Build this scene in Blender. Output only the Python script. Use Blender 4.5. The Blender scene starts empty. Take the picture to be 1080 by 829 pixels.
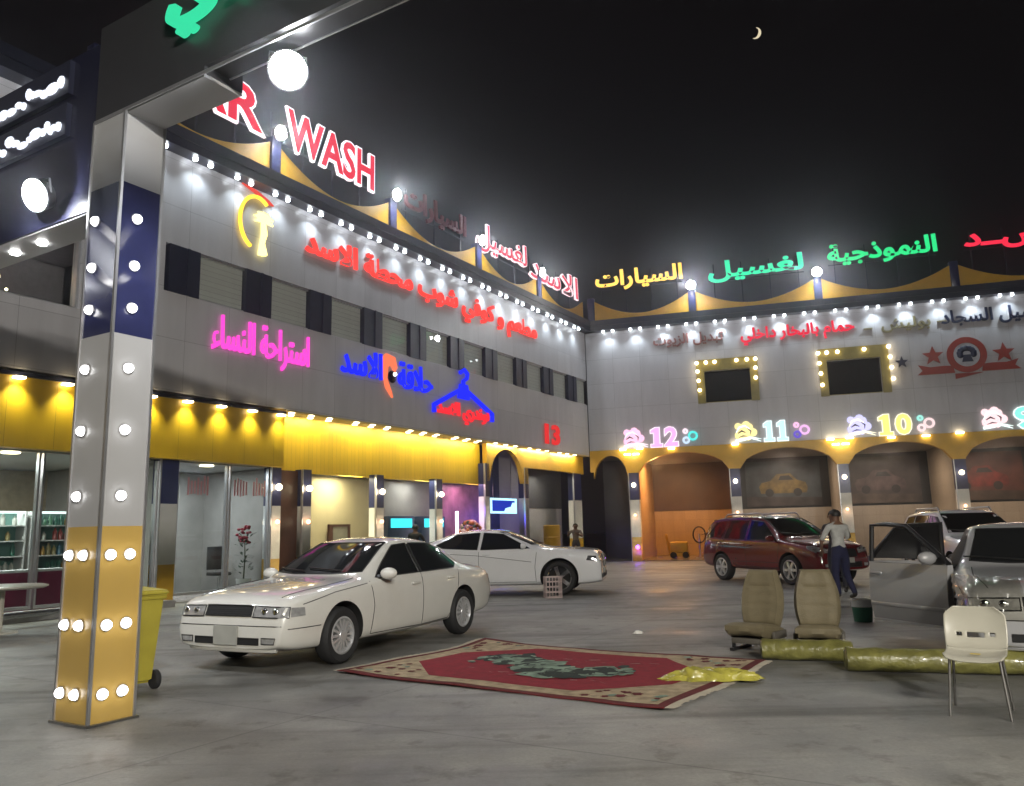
import bpy, bmesh, math, random, unicodedata
from mathutils import Vector, Matrix
from mathutils.bvhtree import BVHTree
random.seed(7)
R = math.radians
scene = bpy.context.scene
COL = scene.collection

# ---------------------------------------------------------------- camera
cam_d = bpy.data.cameras.new('camera'); cam = bpy.data.objects.new('camera', cam_d); COL.objects.link(cam)
cam_d.sensor_fit = 'HORIZONTAL'; cam_d.sensor_width = 36.0; cam_d.lens = 36.0 * 850 / 1080
cam_d.clip_start = 0.05; cam_d.clip_end = 2000
ROLL = math.atan(.0237); PITCH = math.atan(146 * math.cos(ROLL) / 850)
fw = Vector((0, math.cos(PITCH), math.sin(PITCH))); r0 = Vector((1, 0, 0)); u0 = r0.cross(fw)
rt = r0 * math.cos(ROLL) - u0 * math.sin(ROLL); up = u0 * math.cos(ROLL) + r0 * math.sin(ROLL)
M = Matrix((rt, up, -fw)).transposed().to_4x4(); M.translation = Vector((0, 0, 1.43))
cam.matrix_world = M; scene.camera = cam

# ---------------------------------------------------------------- world: a moonlit night sky over a lit town
world = bpy.data.worlds.new('World'); scene.world = world; world.use_nodes = True
wn = world.node_tree.nodes; wl = world.node_tree.links
bg = wn['Background']
tc = wn.new('ShaderNodeTexCoord'); sep = wn.new('ShaderNodeSeparateXYZ'); ramp = wn.new('ShaderNodeValToRGB')
nz = wn.new('ShaderNodeTexNoise'); nz.inputs['Scale'].default_value = 3; nz.inputs['Detail'].default_value = 4
mx = wn.new('ShaderNodeMixRGB'); mx.blend_type = 'MULTIPLY'; mx.inputs[0].default_value = .35
wl.new(tc.outputs['Generated'], sep.inputs[0]); wl.new(sep.outputs['Z'], ramp.inputs[0])
wl.new(tc.outputs['Generated'], nz.inputs['Vector'])
ramp.color_ramp.elements[0].position = 0.0; ramp.color_ramp.elements[0].color = (.0105, .0098, .0115, 1)
ramp.color_ramp.elements[1].position = .75; ramp.color_ramp.elements[1].color = (.0085, .0068, .0072, 1)
wl.new(ramp.outputs[0], mx.inputs[1]); wl.new(nz.outputs['Fac'], mx.inputs[2]); wl.new(mx.outputs[0], bg.inputs['Color'])
bg.inputs['Strength'].default_value = .5

scene.view_settings.view_transform = 'Standard'; scene.view_settings.look = 'None'
scene.view_settings.exposure = 0.12; scene.view_settings.gamma = 1.0
scene.view_settings.use_curve_mapping = False
scene.render.engine = 'CYCLES'
cy = scene.cycles
cy.use_denoising = True; cy.max_bounces = 6; cy.diffuse_bounces = 3; cy.glossy_bounces = 3; cy.transmission_bounces = 4
cy.transparent_max_bounces = 8; cy.sample_clamp_indirect = 2.5; cy.sample_clamp_direct = 0; cy.caustics_reflective = False; cy.caustics_refractive = False
cy.use_light_tree = True

# ---------------------------------------------------------------- helpers
def tag(o, label=None, cat=None, group=None, kind=None):
    if label: o['label'] = label
    if cat: o['category'] = cat
    if group: o['group'] = group
    if kind: o['kind'] = kind
    return o

def empty(name, loc=(0, 0, 0), rz=0.0, parent=None):
    o = bpy.data.objects.new(name, None); o.empty_display_size = .2
    COL.objects.link(o); o.location = loc; o.rotation_euler = (0, 0, rz)
    if parent: o.parent = parent
    return o

def thing(name, label, cat, loc=(0, 0, 0), rz=0.0, group=None):
    return tag(empty(name, loc, rz), label, cat, group)

def copy_tree(o, parent=None):
    kids = list(o.children)
    c = o.copy(); COL.objects.link(c); c.parent = parent
    for k in kids: copy_tree(k, c)
    return c

class MB:
    """collects geometry; obj() links it as one mesh object"""
    def __init__(s): s.v = []; s.f = []; s.m = []; s.sm = []
    def add(s, vs, fs, mi=0, smooth=False):
        b = len(s.v); s.v += [tuple(p) for p in vs]
        for f in fs: s.f.append([b + i for i in f]); s.m.append(mi); s.sm.append(smooth)
        return s
    def box(s, x0, x1, y0, y1, z0, z1, mi=0, bv=0.0):
        if bv <= 0:
            v = [(x, y, z) for x in (x0, x1) for y in (y0, y1) for z in (z0, z1)]
            return s.add(v, [(0, 1, 3, 2), (4, 6, 7, 5), (0, 4, 5, 1), (2, 3, 7, 6), (0, 2, 6, 4), (1, 5, 7, 3)], mi)
        bm = bmesh.new(); bmesh.ops.create_cube(bm, size=1)
        for q in bm.verts: q.co = ((x0 + x1) / 2 + q.co.x * (x1 - x0), (y0 + y1) / 2 + q.co.y * (y1 - y0), (z0 + z1) / 2 + q.co.z * (z1 - z0))
        bmesh.ops.bevel(bm, geom=bm.edges[:], offset=bv, segments=2, affect='EDGES', profile=.5)
        return s.bm(bm, mi, True)
    def bm(s, bm, mi=0, smooth=False, mat=None):
        bm.verts.index_update()
        vs = [(mat @ q.co if mat else q.co.copy()) for q in bm.verts]
        s.add(vs, [[q.index for q in f.verts] for f in bm.faces], mi, smooth); bm.free(); return s
    def prism(s, poly, y0, y1, mi=0):
        """polygon in (x,z) extruded in y"""
        n = len(poly)
        v = [(x, y0, z) for x, z in poly] + [(x, y1, z) for x, z in poly]
        return s.add(v, [list(range(n)), list(range(2 * n - 1, n - 1, -1))] + [(i, i + n, (i + 1) % n + n, (i + 1) % n) for i in range(n)], mi)
    def prismz(s, poly, z0, z1, mi=0):
        n = len(poly)
        v = [(x, y, z0) for x, y in poly] + [(x, y, z1) for x, y in poly]
        return s.add(v, [list(range(n))[::-1], list(range(n, 2 * n))] + [(i, (i + 1) % n, (i + 1) % n + n, i + n) for i in range(n)], mi)
    def tube(s, path, r, n=8, mi=0, closed=False):
        P = [Vector(p) for p in path]; k = len(P)
        rr = r if isinstance(r, (list, tuple)) else [r] * k
        vs = []; prev = None
        for i, p in enumerate(P):
            a = P[i - 1] if (i > 0 or closed) else p; b = P[(i + 1) % k] if (i < k - 1 or closed) else p
            t = (b - a); t = t.normalized() if t.length > 1e-9 else Vector((0, 0, 1))
            if prev is None:
                ref = Vector((0, 0, 1)) if abs(t.z) < .9 else Vector((1, 0, 0)); nx = t.cross(ref).normalized()
            else:
                nx = (prev - t * prev.dot(t)).normalized()
            prev = nx; ny = t.cross(nx)
            vs += [p + (nx * math.cos(2 * math.pi * j / n) + ny * math.sin(2 * math.pi * j / n)) * rr[i] for j in range(n)]
        fs = []
        for i in range(k if closed else k - 1):
            a = i * n; b = ((i + 1) % k) * n
            fs += [(a + j, a + (j + 1) % n, b + (j + 1) % n, b + j) for j in range(n)]
        if not closed: fs += [list(range(n))[::-1], list(range((k - 1) * n, k * n))]
        return s.add(vs, fs, mi, True)
    def lathe(s, prof, c=(0, 0, 0), axis='z', n=20, mi=0, smooth=True, caps=True):
        """profile [(r, t)] turned about an axis through c"""
        vs = []
        for r, t in prof:
            for j in range(n):
                a = 2 * math.pi * j / n; x, y = r * math.cos(a), r * math.sin(a)
                p = {'z': (x, y, t), 'y': (x, t, y), 'x': (t, x, y)}[axis]
                vs.append((c[0] + p[0], c[1] + p[1], c[2] + p[2]))
        k = len(prof)
        fs = [(i * n + j, i * n + (j + 1) % n, (i + 1) * n + (j + 1) % n, (i + 1) * n + j) for i in range(k - 1) for j in range(n)]
        if prof[0] == prof[-1]: caps = False
        if caps and prof[0][0] > 1e-6: fs.append(list(range(n))[::-1])
        if caps and prof[-1][0] > 1e-6: fs.append(list(range((k - 1) * n, k * n)))
        return s.add(vs, fs, mi, smooth)
    def ball(s, c, r, mi=0, sx=1, sy=1, sz=1, n=10):
        bm = bmesh.new(); bmesh.ops.create_uvsphere(bm, u_segments=n, v_segments=max(5, n * 2 // 3), radius=r)
        for q in bm.verts: q.co = (c[0] + q.co.x * sx, c[1] + q.co.y * sy, c[2] + q.co.z * sz)
        return s.bm(bm, mi, True)
    def obj(s, name, mats, parent=None, loc=(0, 0, 0), rz=0.0, bevel=0.0, auto=40):
        me = bpy.data.meshes.new(name); me.from_pydata(s.v, [], s.f)
        bm = bmesh.new(); bm.from_mesh(me)
        for i, f in enumerate(bm.faces): f.material_index = s.m[i]; f.smooth = s.sm[i]
        bmesh.ops.remove_doubles(bm, verts=bm.verts, dist=1e-5)
        bmesh.ops.recalc_face_normals(bm, faces=bm.faces)
        if bevel > 0:
            ed = [e for e in bm.edges if len(e.link_faces) == 2 and e.calc_face_angle(0) > .6]
            bmesh.ops.bevel(bm, geom=ed, offset=bevel, segments=2, affect='EDGES', profile=.5)
        bm.to_mesh(me); bm.free()
        for m in (mats if isinstance(mats, (list, tuple)) else [mats]): me.materials.append(m)
        try: me.set_sharp_from_angle(angle=R(auto))
        except Exception: pass
        o = bpy.data.objects.new(name, me); COL.objects.link(o); o.location = loc; o.rotation_euler = (0, 0, rz)
        if parent: o.parent = parent
        return o

# ---------------------------------------------------------------- materials
def _n(nt, t, **k):
    n = nt.nodes.new(t)
    for a, b in k.items(): setattr(n, a, b)
    return n

def mat(name, col, rough=.5, metal=0.0, var=.12, scale=6.0, bump=0.0, bscale=40.0, coat=0.0, spec=.5, emit=None, es=0.0, rvar=.0):
    """principled with a little procedural variation of colour, roughness and surface"""
    m = bpy.data.materials.new(name); m.use_nodes = True; nt = m.node_tree; b = nt.nodes['Principled BSDF']
    b.inputs['Roughness'].default_value = rough; b.inputs['Metallic'].default_value = metal
    b.inputs['Coat Weight'].default_value = coat; b.inputs['Coat Roughness'].default_value = .05; b.inputs['Specular IOR Level'].default_value = spec
    c = _n(nt, 'ShaderNodeTexCoord')
    if var > 0:
        t = _n(nt, 'ShaderNodeTexNoise'); t.inputs['Scale'].default_value = scale; t.inputs['Detail'].default_value = 5
        rp = _n(nt, 'ShaderNodeValToRGB'); e = rp.color_ramp.elements
        e[0].position = .3; e[1].position = .7
        e[0].color = tuple(max(0, x * (1 - var)) for x in col[:3]) + (1,); e[1].color = tuple(min(1, x * (1 + var * .6)) for x in col[:3]) + (1,)
        nt.links.new(c.outputs['Object'], t.inputs['Vector']); nt.links.new(t.outputs['Fac'], rp.inputs[0]); nt.links.new(rp.outputs[0], b.inputs['Base Color'])
        if rvar:
            mr = _n(nt, 'ShaderNodeMapRange'); mr.inputs['To Min'].default_value = max(.02, rough - rvar); mr.inputs['To Max'].default_value = min(1, rough + rvar)
            mr.inputs['From Min'].default_value = .3; mr.inputs['From Max'].default_value = .7
            nt.links.new(t.outputs['Fac'], mr.inputs['Value']); nt.links.new(mr.outputs[0], b.inputs['Roughness'])
    else: b.inputs['Base Color'].default_value = tuple(col[:3]) + (1,)
    if bump > 0:
        t2 = _n(nt, 'ShaderNodeTexNoise'); t2.inputs['Scale'].default_value = bscale; t2.inputs['Detail'].default_value = 4
        bp = _n(nt, 'ShaderNodeBump'); bp.inputs['Strength'].default_value = bump; bp.inputs['Distance'].default_value = .02
        nt.links.new(c.outputs['Object'], t2.inputs['Vector']); nt.links.new(t2.outputs['Fac'], bp.inputs['Height']); nt.links.new(bp.outputs[0], b.inputs['Normal'])
    if emit: b.inputs['Emission Color'].default_value = tuple(emit) + (1,); b.inputs['Emission Strength'].default_value = es
    return m

def glow(name, col, s):
    m = bpy.data.materials.new(name); m.use_nodes = True; nt = m.node_tree
    nt.nodes.remove(nt.nodes['Principled BSDF']); e = _n(nt, 'ShaderNodeEmission')
    e.inputs[0].default_value = tuple(col) + (1,); e.inputs[1].default_value = s
    nt.links.new(e.outputs[0], nt.nodes['Material Output'].inputs[0]); return m

def glass(name, tint=(1, 1, 1), rough=.02, refl=1.0):
    m = bpy.data.materials.new(name); m.use_nodes = True; nt = m.node_tree
    nt.nodes.remove(nt.nodes['Principled BSDF'])
    t = _n(nt, 'ShaderNodeBsdfTransparent'); t.inputs[0].default_value = tuple(tint) + (1,)
    g = _n(nt, 'ShaderNodeBsdfGlossy'); g.inputs['Roughness'].default_value = rough
    f = _n(nt, 'ShaderNodeFresnel'); f.inputs['IOR'].default_value = 1.5
    k = _n(nt, 'ShaderNodeMath', operation='MULTIPLY'); k.inputs[1].default_value = refl
    x = _n(nt, 'ShaderNodeMixShader')
    ge = _n(nt, 'ShaderNodeNewGeometry'); iv = _n(nt, 'ShaderNodeMath', operation='SUBTRACT'); iv.inputs[0].default_value = 1
    k2 = _n(nt, 'ShaderNodeMath', operation='MULTIPLY'); k2.use_clamp = True
    nt.links.new(ge.outputs['Backfacing'], iv.inputs[1]); nt.links.new(f.outputs[0], k.inputs[0])
    nt.links.new(k.outputs[0], k2.inputs[0]); nt.links.new(iv.outputs[0], k2.inputs[1]); nt.links.new(k2.outputs[0], x.inputs[0]); nt.links.new(t.outputs[0], x.inputs[1]); nt.links.new(g.outputs[0], x.inputs[2])
    nt.links.new(x.outputs[0], nt.nodes['Material Output'].inputs[0]); return m

def panel_mat(name, col, w, h, rough=.3, joint=.55, axis='XZ', var=.05, off=(0, 0)):
    """cladding panels: thin dark joints on a grid of object coordinates"""
    m = mat(name, col, rough, var=0); nt = m.node_tree; b = nt.nodes['Principled BSDF']
    c = nt.nodes['Texture Coordinate']; s = _n(nt, 'ShaderNodeSeparateXYZ'); k = _n(nt, 'ShaderNodeCombineXYZ')
    nt.links.new(c.outputs['Object'], s.inputs[0])
    ad = [_n(nt, 'ShaderNodeMath', operation='ADD') for _ in range(2)]
    for i in range(2): ad[i].inputs[1].default_value = off[i]; nt.links.new(s.outputs[axis[i]], ad[i].inputs[0]); nt.links.new(ad[i].outputs[0], k.inputs[i])
    br = _n(nt, 'ShaderNodeTexBrick'); br.offset = 0; br.squash = 1
    br.inputs['Scale'].default_value = 1; br.inputs['Brick Width'].default_value = w; br.inputs['Row Height'].default_value = h
    br.inputs['Mortar Size'].default_value = .006; br.inputs['Mortar Smooth'].default_value = .2; br.inputs['Bias'].default_value = 0
    br.inputs['Color1'].default_value = tuple(x * (1 - var) for x in col) + (1,); br.inputs['Color2'].default_value = tuple(min(1, x * (1 + var)) for x in col) + (1,)
    br.inputs['Mortar'].default_value = tuple(x * joint for x in col) + (1,)
    t = _n(nt, 'ShaderNodeTexNoise'); t.inputs['Scale'].default_value = 1.3; t.inputs['Detail'].default_value = 6
    mxx = _n(nt, 'ShaderNodeMixRGB', blend_type='MULTIPLY'); mxx.inputs[0].default_value = .3
    mpv = _n(nt, 'ShaderNodeMapping'); mpv.inputs['Scale'].default_value = (2.2, 2.2, .35)
    nt.links.new(c.outputs['Object'], mpv.inputs['Vector']); nt.links.new(mpv.outputs[0], t.inputs['Vector'])
    nt.links.new(k.outputs[0], br.inputs['Vector']); nt.links.new(br.outputs['Color'], mxx.inputs[1]); nt.links.new(t.outputs['Fac'], mxx.inputs[2]); nt.links.new(mxx.outputs[0], b.inputs['Base Color'])
    bp = _n(nt, 'ShaderNodeBump'); bp.inputs['Strength'].default_value = .25; bp.inputs['Distance'].default_value = .01; bp.invert = True
    nt.links.new(br.outputs['Fac'], bp.inputs['Height']); nt.links.new(bp.outputs[0], b.inputs['Normal'])
    return m

def lamp(kind, loc, energy, col=(1, 1, 1), size=.1, parent=None, rot=(0, 0, 0), spot=90, blend=.8, name='light', sy=None):
    d = bpy.data.lights.new(name, kind); d.energy = energy; d.color = col
    if kind == 'AREA':
        d.size = size
        if sy: d.shape = 'RECTANGLE'; d.size_y = sy
    else: d.shadow_soft_size = size
    if kind == 'SPOT': d.spot_size = R(spot); d.spot_blend = blend
    o = bpy.data.objects.new(name, d); COL.objects.link(o); o.location = loc; o.rotation_euler = rot
    if parent: o.parent = parent
    return o

# ---------------------------------------------------------------- Arabic lettering: shaped letters in drawing order
FORMS = {}
for cp in range(0xFE70, 0xFEFD):
    dcm = unicodedata.decomposition(chr(cp)).split()
    if len(dcm) >= 2 and dcm[0] in ('<isolated>', '<final>', '<initial>', '<medial>'):
        FORMS.setdefault(''.join(chr(int(x, 16)) for x in dcm[1:]), {})[dcm[0][1:-1]] = chr(cp)
def shape(txt):
    words = []
    for w in txt.split(' '):
        units = []; i = 0
        while i < len(w):
            if w[i:i + 2] in FORMS and w[i] == 'ل' and len(w[i:i + 2]) == 2: units.append(w[i:i + 2]); i += 2
            else: units.append(w[i]); i += 1
        out = []
        for j, uu in enumerate(units):
            f = FORMS.get(uu)
            if not f: out.append(uu); continue
            jp = j > 0 and 'initial' in FORMS.get(units[j - 1], {}) and 'final' in f
            jn = j < len(units) - 1 and 'initial' in f and 'final' in FORMS.get(units[j + 1], {})
            out.append(f['medial'] if jp and jn and 'medial' in f else f['initial'] if jn else f['final'] if jp else f['isolated'])
        words.append(''.join(out[::-1]))
    return ' '.join(words[::-1])

def text_geo(body, offset=0.0, extrude=.0, shear=0.0, space=1.0):
    c = bpy.data.curves.new('txt', 'FONT'); c.body = body; c.size = 1; c.offset = offset; c.extrude = extrude; c.shear = shear
    c.resolution_u = 3; c.space_character = space
    o = bpy.data.objects.new('txt', c); COL.objects.link(o)
    dg = bpy.context.evaluated_depsgraph_get(); me = bpy.data.meshes.new_from_object(o.evaluated_get(dg))
    v = [x.co.copy() for x in me.vertices]; f = [list(p.vertices) for p in me.polygons]
    bpy.data.objects.remove(o); bpy.data.curves.remove(c); bpy.data.meshes.remove(me)
    return v, f

def serif_one(mb, x0, x1, z0, z1, y, depth, mi=0, g=0.0):
    w = x1 - x0; h = z1 - z0
    mb.prism([(x0 - g, z0 - g), (x1 + g, z0 - g), (x1 + g, z0 + .13 * h + g), (x0 + .76 * w + g, z0 + .13 * h + g), (x0 + .76 * w + g, z1 + g), (x0 + .42 * w - g, z1 + g), (x0 - g, z0 + .86 * h + g), (x0 - g, z0 + .74 * h - g), (x0 + .28 * w - g, z0 + .76 * h - g), (x0 + .28 * w - g, z0 + .13 * h + g), (x0 - g, z0 + .13 * h + g)], y - depth, y, mi)
def letters(mb, body, x0, x1, z0, z1, y, depth=.05, bold=.02, mi=0, ref=None, shear=0.0):
    """lettering laid in the (x,z) plane facing -y, fitted to a box; ref = fit of an earlier call (for outlines)"""
    v, f = text_geo(body, bold, .5, shear)
    if ref is None:
        a = min(p.x for p in v); b = max(p.x for p in v); cc = min(p.y for p in v); d = max(p.y for p in v)
        ref = (x0 - a * (x1 - x0) / (b - a), (x1 - x0) / (b - a), z0 - cc * (z1 - z0) / (d - cc), (z1 - z0) / (d - cc))
    mb.add([(ref[0] + p.x * ref[1], y - (p.z + .5) * depth, ref[2] + p.y * ref[3]) for p in v], f, mi)
    return ref
# ================================================================ materials used across the place
W = {}
W['white_panel'] = panel_mat('white_panel', (.54, .53, .56), 1.25, 1.15, .32)
W['grey_panel'] = panel_mat('grey_panel', (.56, .545, .57), 1.25, 1.2, .32)
W['navy'] = mat('navy_panel', (.028, .034, .10), .3, var=.15)
W['navy_dark'] = mat('dark_navy_trim', (.018, .020, .040), .35, var=.2)
W['yellow'] = panel_mat('yellow_panel', (.72, .46, .025), .95, 5, .38, .6, var=.04)
W['yellow_rib'] = panel_mat('yellow_ribbed', (.78, .52, .02), .16, 5, .38, .72, var=.04)
W['yellow_plain'] = mat('yellow_paint', (.62, .36, .03), .4, var=.12, scale=2)
W['white'] = mat('white_paint', (.62, .62, .60), .4, var=.08, scale=3)
W['cream'] = mat('cream_plaster', (.62, .54, .33), .7, var=.08, scale=2, bump=.05)
W['plaster'] = mat('grey_plaster', (.34, .32, .30), .7, var=.15, scale=2, bump=.05)
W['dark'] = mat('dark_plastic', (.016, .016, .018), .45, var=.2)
W['black_glass'] = mat('black_glass', (.010, .011, .014), .06, var=.0, spec=.6)
W['pane'] = glass('shop_glass', (.86, .90, .90), .01, 1.0)
W['steel'] = mat('brushed_steel', (.45, .45, .46), .3, 1.0, var=.1, scale=20)
W['alu'] = mat('aluminium_trim', (.55, .55, .57), .35, .8, var=.08)
W['orange_tile'] = panel_mat('bay_tile', (.52, .34, .17), .6, .6, .4, .7)
W['beige_tile'] = panel_mat('beige_tile', (.40, .34, .27), .6, .6, .35, .7)
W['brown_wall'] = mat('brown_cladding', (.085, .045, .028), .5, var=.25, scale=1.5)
W['wood'] = mat('brown_door_wood', (.10, .045, .03), .4, var=.35, scale=3)
W['red_counter'] = mat('red_counter', (.20, .02, .06), .35, var=.15)
W['bulb'] = glow('white_bulb', (1, .98, .95), 26)
W['bulb_cool'] = glow('cool_bulb', (.90, .96, 1), 18)
W['bulb_warm'] = glow('warm_bulb', (1, .82, .50), 14)
W['bulb_orange'] = glow('orange_bulb', (1, .42, .22), 6)
W['flood'] = glow('floodlight_lens', (.95, .97, 1), 60)
W['violet'] = glow('violet_led', (.22, .05, 1), 14)

# ---------------------------------------------------------------- ground
def concrete():
    m = mat('concrete_yard', (.2, .2, .2), .4, var=0); nt = m.node_tree; b = nt.nodes['Principled BSDF']; c = nt.nodes['Texture Coordinate']
    def noise(sc, d=6, ro=.6):
        t = _n(nt, 'ShaderNodeTexNoise'); t.inputs['Scale'].default_value = sc; t.inputs['Detail'].default_value = d; t.inputs['Roughness'].default_value = ro
        nt.links.new(c.outputs['Object'], t.inputs['Vector']); return t
    n1 = noise(.22, 8, .65); n2 = noise(1.7, 8, .7); n3 = noise(38, 3)
    r1 = _n(nt, 'ShaderNodeValToRGB'); e = r1.color_ramp.elements; e[0].position = .40; e[0].color = (.13, .128, .12, 1); e[1].position = .60; e[1].color = (.32, .315, .295, 1)
    r2 = _n(nt, 'ShaderNodeValToRGB'); e = r2.color_ramp.elements; e[0].position = .36; e[0].color = (.74, .74, .74, 1); e[1].position = .60; e[1].color = (1.08, 1.07, 1.05, 1)
    r3 = _n(nt, 'ShaderNodeValToRGB'); e = r3.color_ramp.elements; e[0].position = .3; e[0].color = (.90, .90, .90, 1); e[1].position = .7; e[1].color = (1.12, 1.12, 1.12, 1)
    a = _n(nt, 'ShaderNodeMixRGB', blend_type='MULTIPLY'); a.inputs[0].default_value = 1
    d = _n(nt, 'ShaderNodeMixRGB', blend_type='MULTIPLY'); d.inputs[0].default_value = 1
    for n, r in ((n1, r1), (n2, r2), (n3, r3)): nt.links.new(n.outputs['Fac'], r.inputs[0])
    nt.links.new(r1.outputs[0], a.inputs[1]); nt.links.new(r2.outputs[0], a.inputs[2]); nt.links.new(a.outputs[0], d.inputs[1]); nt.links.new(r3.outputs[0], d.inputs[2])
    # tyre and drag marks: stretched dark streaks
    mp = _n(nt, 'ShaderNodeMapping'); mp.inputs['Rotation'].default_value = (0, 0, R(-32)); mp.inputs['Scale'].default_value = (.16, 1.6, 1)
    nt.links.new(c.outputs['Object'], mp.inputs['Vector'])
    n4 = noise(1.1, 5); nt.links.new(mp.outputs[0], n4.inputs['Vector'])
    r4 = _n(nt, 'ShaderNodeValToRGB'); e = r4.color_ramp.elements; e[0].position = .52; e[0].color = (1, 1, 1, 1); e[1].position = .66; e[1].color = (.52, .51, .50, 1)
    nt.links.new(n4.outputs['Fac'], r4.inputs[0])
    g = _n(nt, 'ShaderNodeMixRGB', blend_type='MULTIPLY'); g.inputs[0].default_value = 1
    nt.links.new(d.outputs[0], g.inputs[1]); nt.links.new(r4.outputs[0], g.inputs[2])
    # oil and water stains with their own outlines; wet ones are shinier
    n5 = noise(.75, 7, .62); n6 = noise(2.6, 6, .7)
    r5 = _n(nt, 'ShaderNodeValToRGB'); e = r5.color_ramp.elements; e[0].position = .51; e[0].color = (1, 1, 1, 1); e[1].position = .65; e[1].color = (.60, .59, .58, 1)
    r6 = _n(nt, 'ShaderNodeValToRGB'); e = r6.color_ramp.elements; e[0].position = .56; e[0].color = (1, 1, 1, 1); e[1].position = .64; e[1].color = (.60, .58, .56, 1)
    st = _n(nt, 'ShaderNodeMixRGB', blend_type='MULTIPLY'); st.inputs[0].default_value = .85
    s2 = _n(nt, 'ShaderNodeMixRGB', blend_type='MULTIPLY'); s2.inputs[0].default_value = .8
    nt.links.new(n5.outputs['Fac'], r5.inputs[0]); nt.links.new(n6.outputs['Fac'], r6.inputs[0])
    nt.links.new(g.outputs[0], st.inputs[1]); nt.links.new(r5.outputs[0], st.inputs[2]); nt.links.new(st.outputs[0], s2.inputs[1]); nt.links.new(r6.outputs[0], s2.inputs[2]); g = s2
    # sawn joints between slabs
    mp2 = _n(nt, 'ShaderNodeMapping'); mp2.inputs['Rotation'].default_value = (0, 0, R(31)); nt.links.new(c.outputs['Object'], mp2.inputs['Vector'])
    br = _n(nt, 'ShaderNodeTexBrick'); br.offset = 0; br.inputs['Scale'].default_value = 1; br.inputs['Brick Width'].default_value = 5; br.inputs['Row Height'].default_value = 5
    br.inputs['Mortar Size'].default_value = .012; br.inputs['Mortar Smooth'].default_value = .4
    br.inputs['Color1'].default_value = (1, 1, 1, 1); br.inputs['Color2'].default_value = (.95, .95, .95, 1); br.inputs['Mortar'].default_value = (.62, .62, .62, 1)
    nt.links.new(mp2.outputs[0], br.inputs['Vector'])
    k = _n(nt, 'ShaderNodeMixRGB', blend_type='MULTIPLY'); k.inputs[0].default_value = 1
    nt.links.new(g.outputs[0], k.inputs[1]); nt.links.new(br.outputs['Color'], k.inputs[2]); nt.links.new(k.outputs[0], b.inputs['Base Color'])
    mr = _n(nt, 'ShaderNodeMapRange'); mr.inputs['From Min'].default_value = .35; mr.inputs['From Max'].default_value = .65; mr.inputs['To Min'].default_value = .46; mr.inputs['To Max'].default_value = .64
    wet = _n(nt, 'ShaderNodeMath', operation='MULTIPLY')
    nt.links.new(n2.outputs['Fac'], mr.inputs['Value']); nt.links.new(mr.outputs[0], wet.inputs[0]); nt.links.new(r5.outputs[0], wet.inputs[1]); nt.links.new(wet.outputs[0], b.inputs['Roughness'])
    bp = _n(nt, 'ShaderNodeBump'); bp.inputs['Strength'].default_value = .12; bp.inputs['Distance'].default_value = .01
    nt.links.new(n3.outputs['Fac'], bp.inputs['Height']); nt.links.new(bp.outputs[0], b.inputs['Normal'])
    return m
g = MB(); g.add([(-300, -300, 0), (300, -300, 0), (300, 300, 0), (-300, 300, 0)], [(0, 1, 2, 3)])
tag(g.obj('ground', concrete()), kind='structure')

# ================================================================ facade frames (x along the wall, y into the building, z up)
LO = Vector((-7.64, 18.38, 0)); LA = R(58.98)
CO = Vector((3.50, 36.90, 0)); RA = R(-16.19)
def on(O, A, s, y, h): return O + Matrix.Rotation(A, 3, 'Z') @ Vector((s, y, h))
def arch_pts(s0, s1, spring, crown, n=14):
    """underside of a segmental arch from s0 to s1"""
    return [(s0 + (s1 - s0) * i / n, spring + (crown - spring) * math.sqrt(max(0, 1 - (2 * i / n - 1) ** 2)) ** 1.15) for i in range(n + 1)]

# ---------------------------------------------------------------- shop building (the long wing)
SB = thing('shop_building', 'long two storey grey panelled wing with yellow fascia and shops at street level', 'building', LO, LA)
S0, S1 = -17.0, 21.55
def part(mb, name, m, parent=SB, **k): return mb.obj(name, m, parent, **k)
part(MB().box(S0, S1, 0, .3, 8.25, 10.5), 'upper_wall', W['white_panel'])
part(MB().box(S0, -2.55, 0, .3, 4.76, 6.2).box(-2.55, S1, 0, .3, 4.76, 7.1).box(-2.55, -.62, 0, .3, 7.1, 8.25), 'lower_wall', W['grey_panel'])
part(MB().box(S0, S1 + .2, -.42, .35, 10.5, 10.93).box(S0, S1 + .2, -.46, -.42, 10.72, 10.98), 'cornice', W['navy_dark'])
part(MB().box(S0, S1, .35, 8, 10.4, 10.6), 'roof', W['dark'])
part(MB().box(S0, S1, 8, 8.2, 0, 10.5).box(S0 - .2, S0, 0, 8.2, 0, 10.5), 'rear_wall', W['plaster'])
# window band of the upper storey
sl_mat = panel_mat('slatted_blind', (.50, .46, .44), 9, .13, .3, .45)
_b = sl_mat.node_tree.nodes['Principled BSDF']; _b.inputs['Emission Color'].default_value = (1, .86, .70, 1); _b.inputs['Emission Strength'].default_value = .085   # added glow brightens the blinds; no lamps stand behind them
pil = [-.1 + 2.24 * i for i in range(10)]
for i, s in enumerate(pil):
    part(MB().box(s - .42, s + .42, -.03, .5, 7.1, 8.25).box(s + .05, s + .11, -.06, -.03, 7.1, 8.25), 'window_pier', W['navy_dark'])
    a, b = s + .42, (pil[i + 1] - .42 if i < 9 else S1 - .02)
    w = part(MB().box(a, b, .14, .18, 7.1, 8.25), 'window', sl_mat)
    part(MB().box(a, b, .10, .11, 7.14, 8.21), 'pane', W['pane'], w)
    part(MB().box(a, b, .06, .135, 7.1, 7.14).box(a, b, .06, .135, 8.21, 8.25), 'frame', W['alu'], w)
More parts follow.
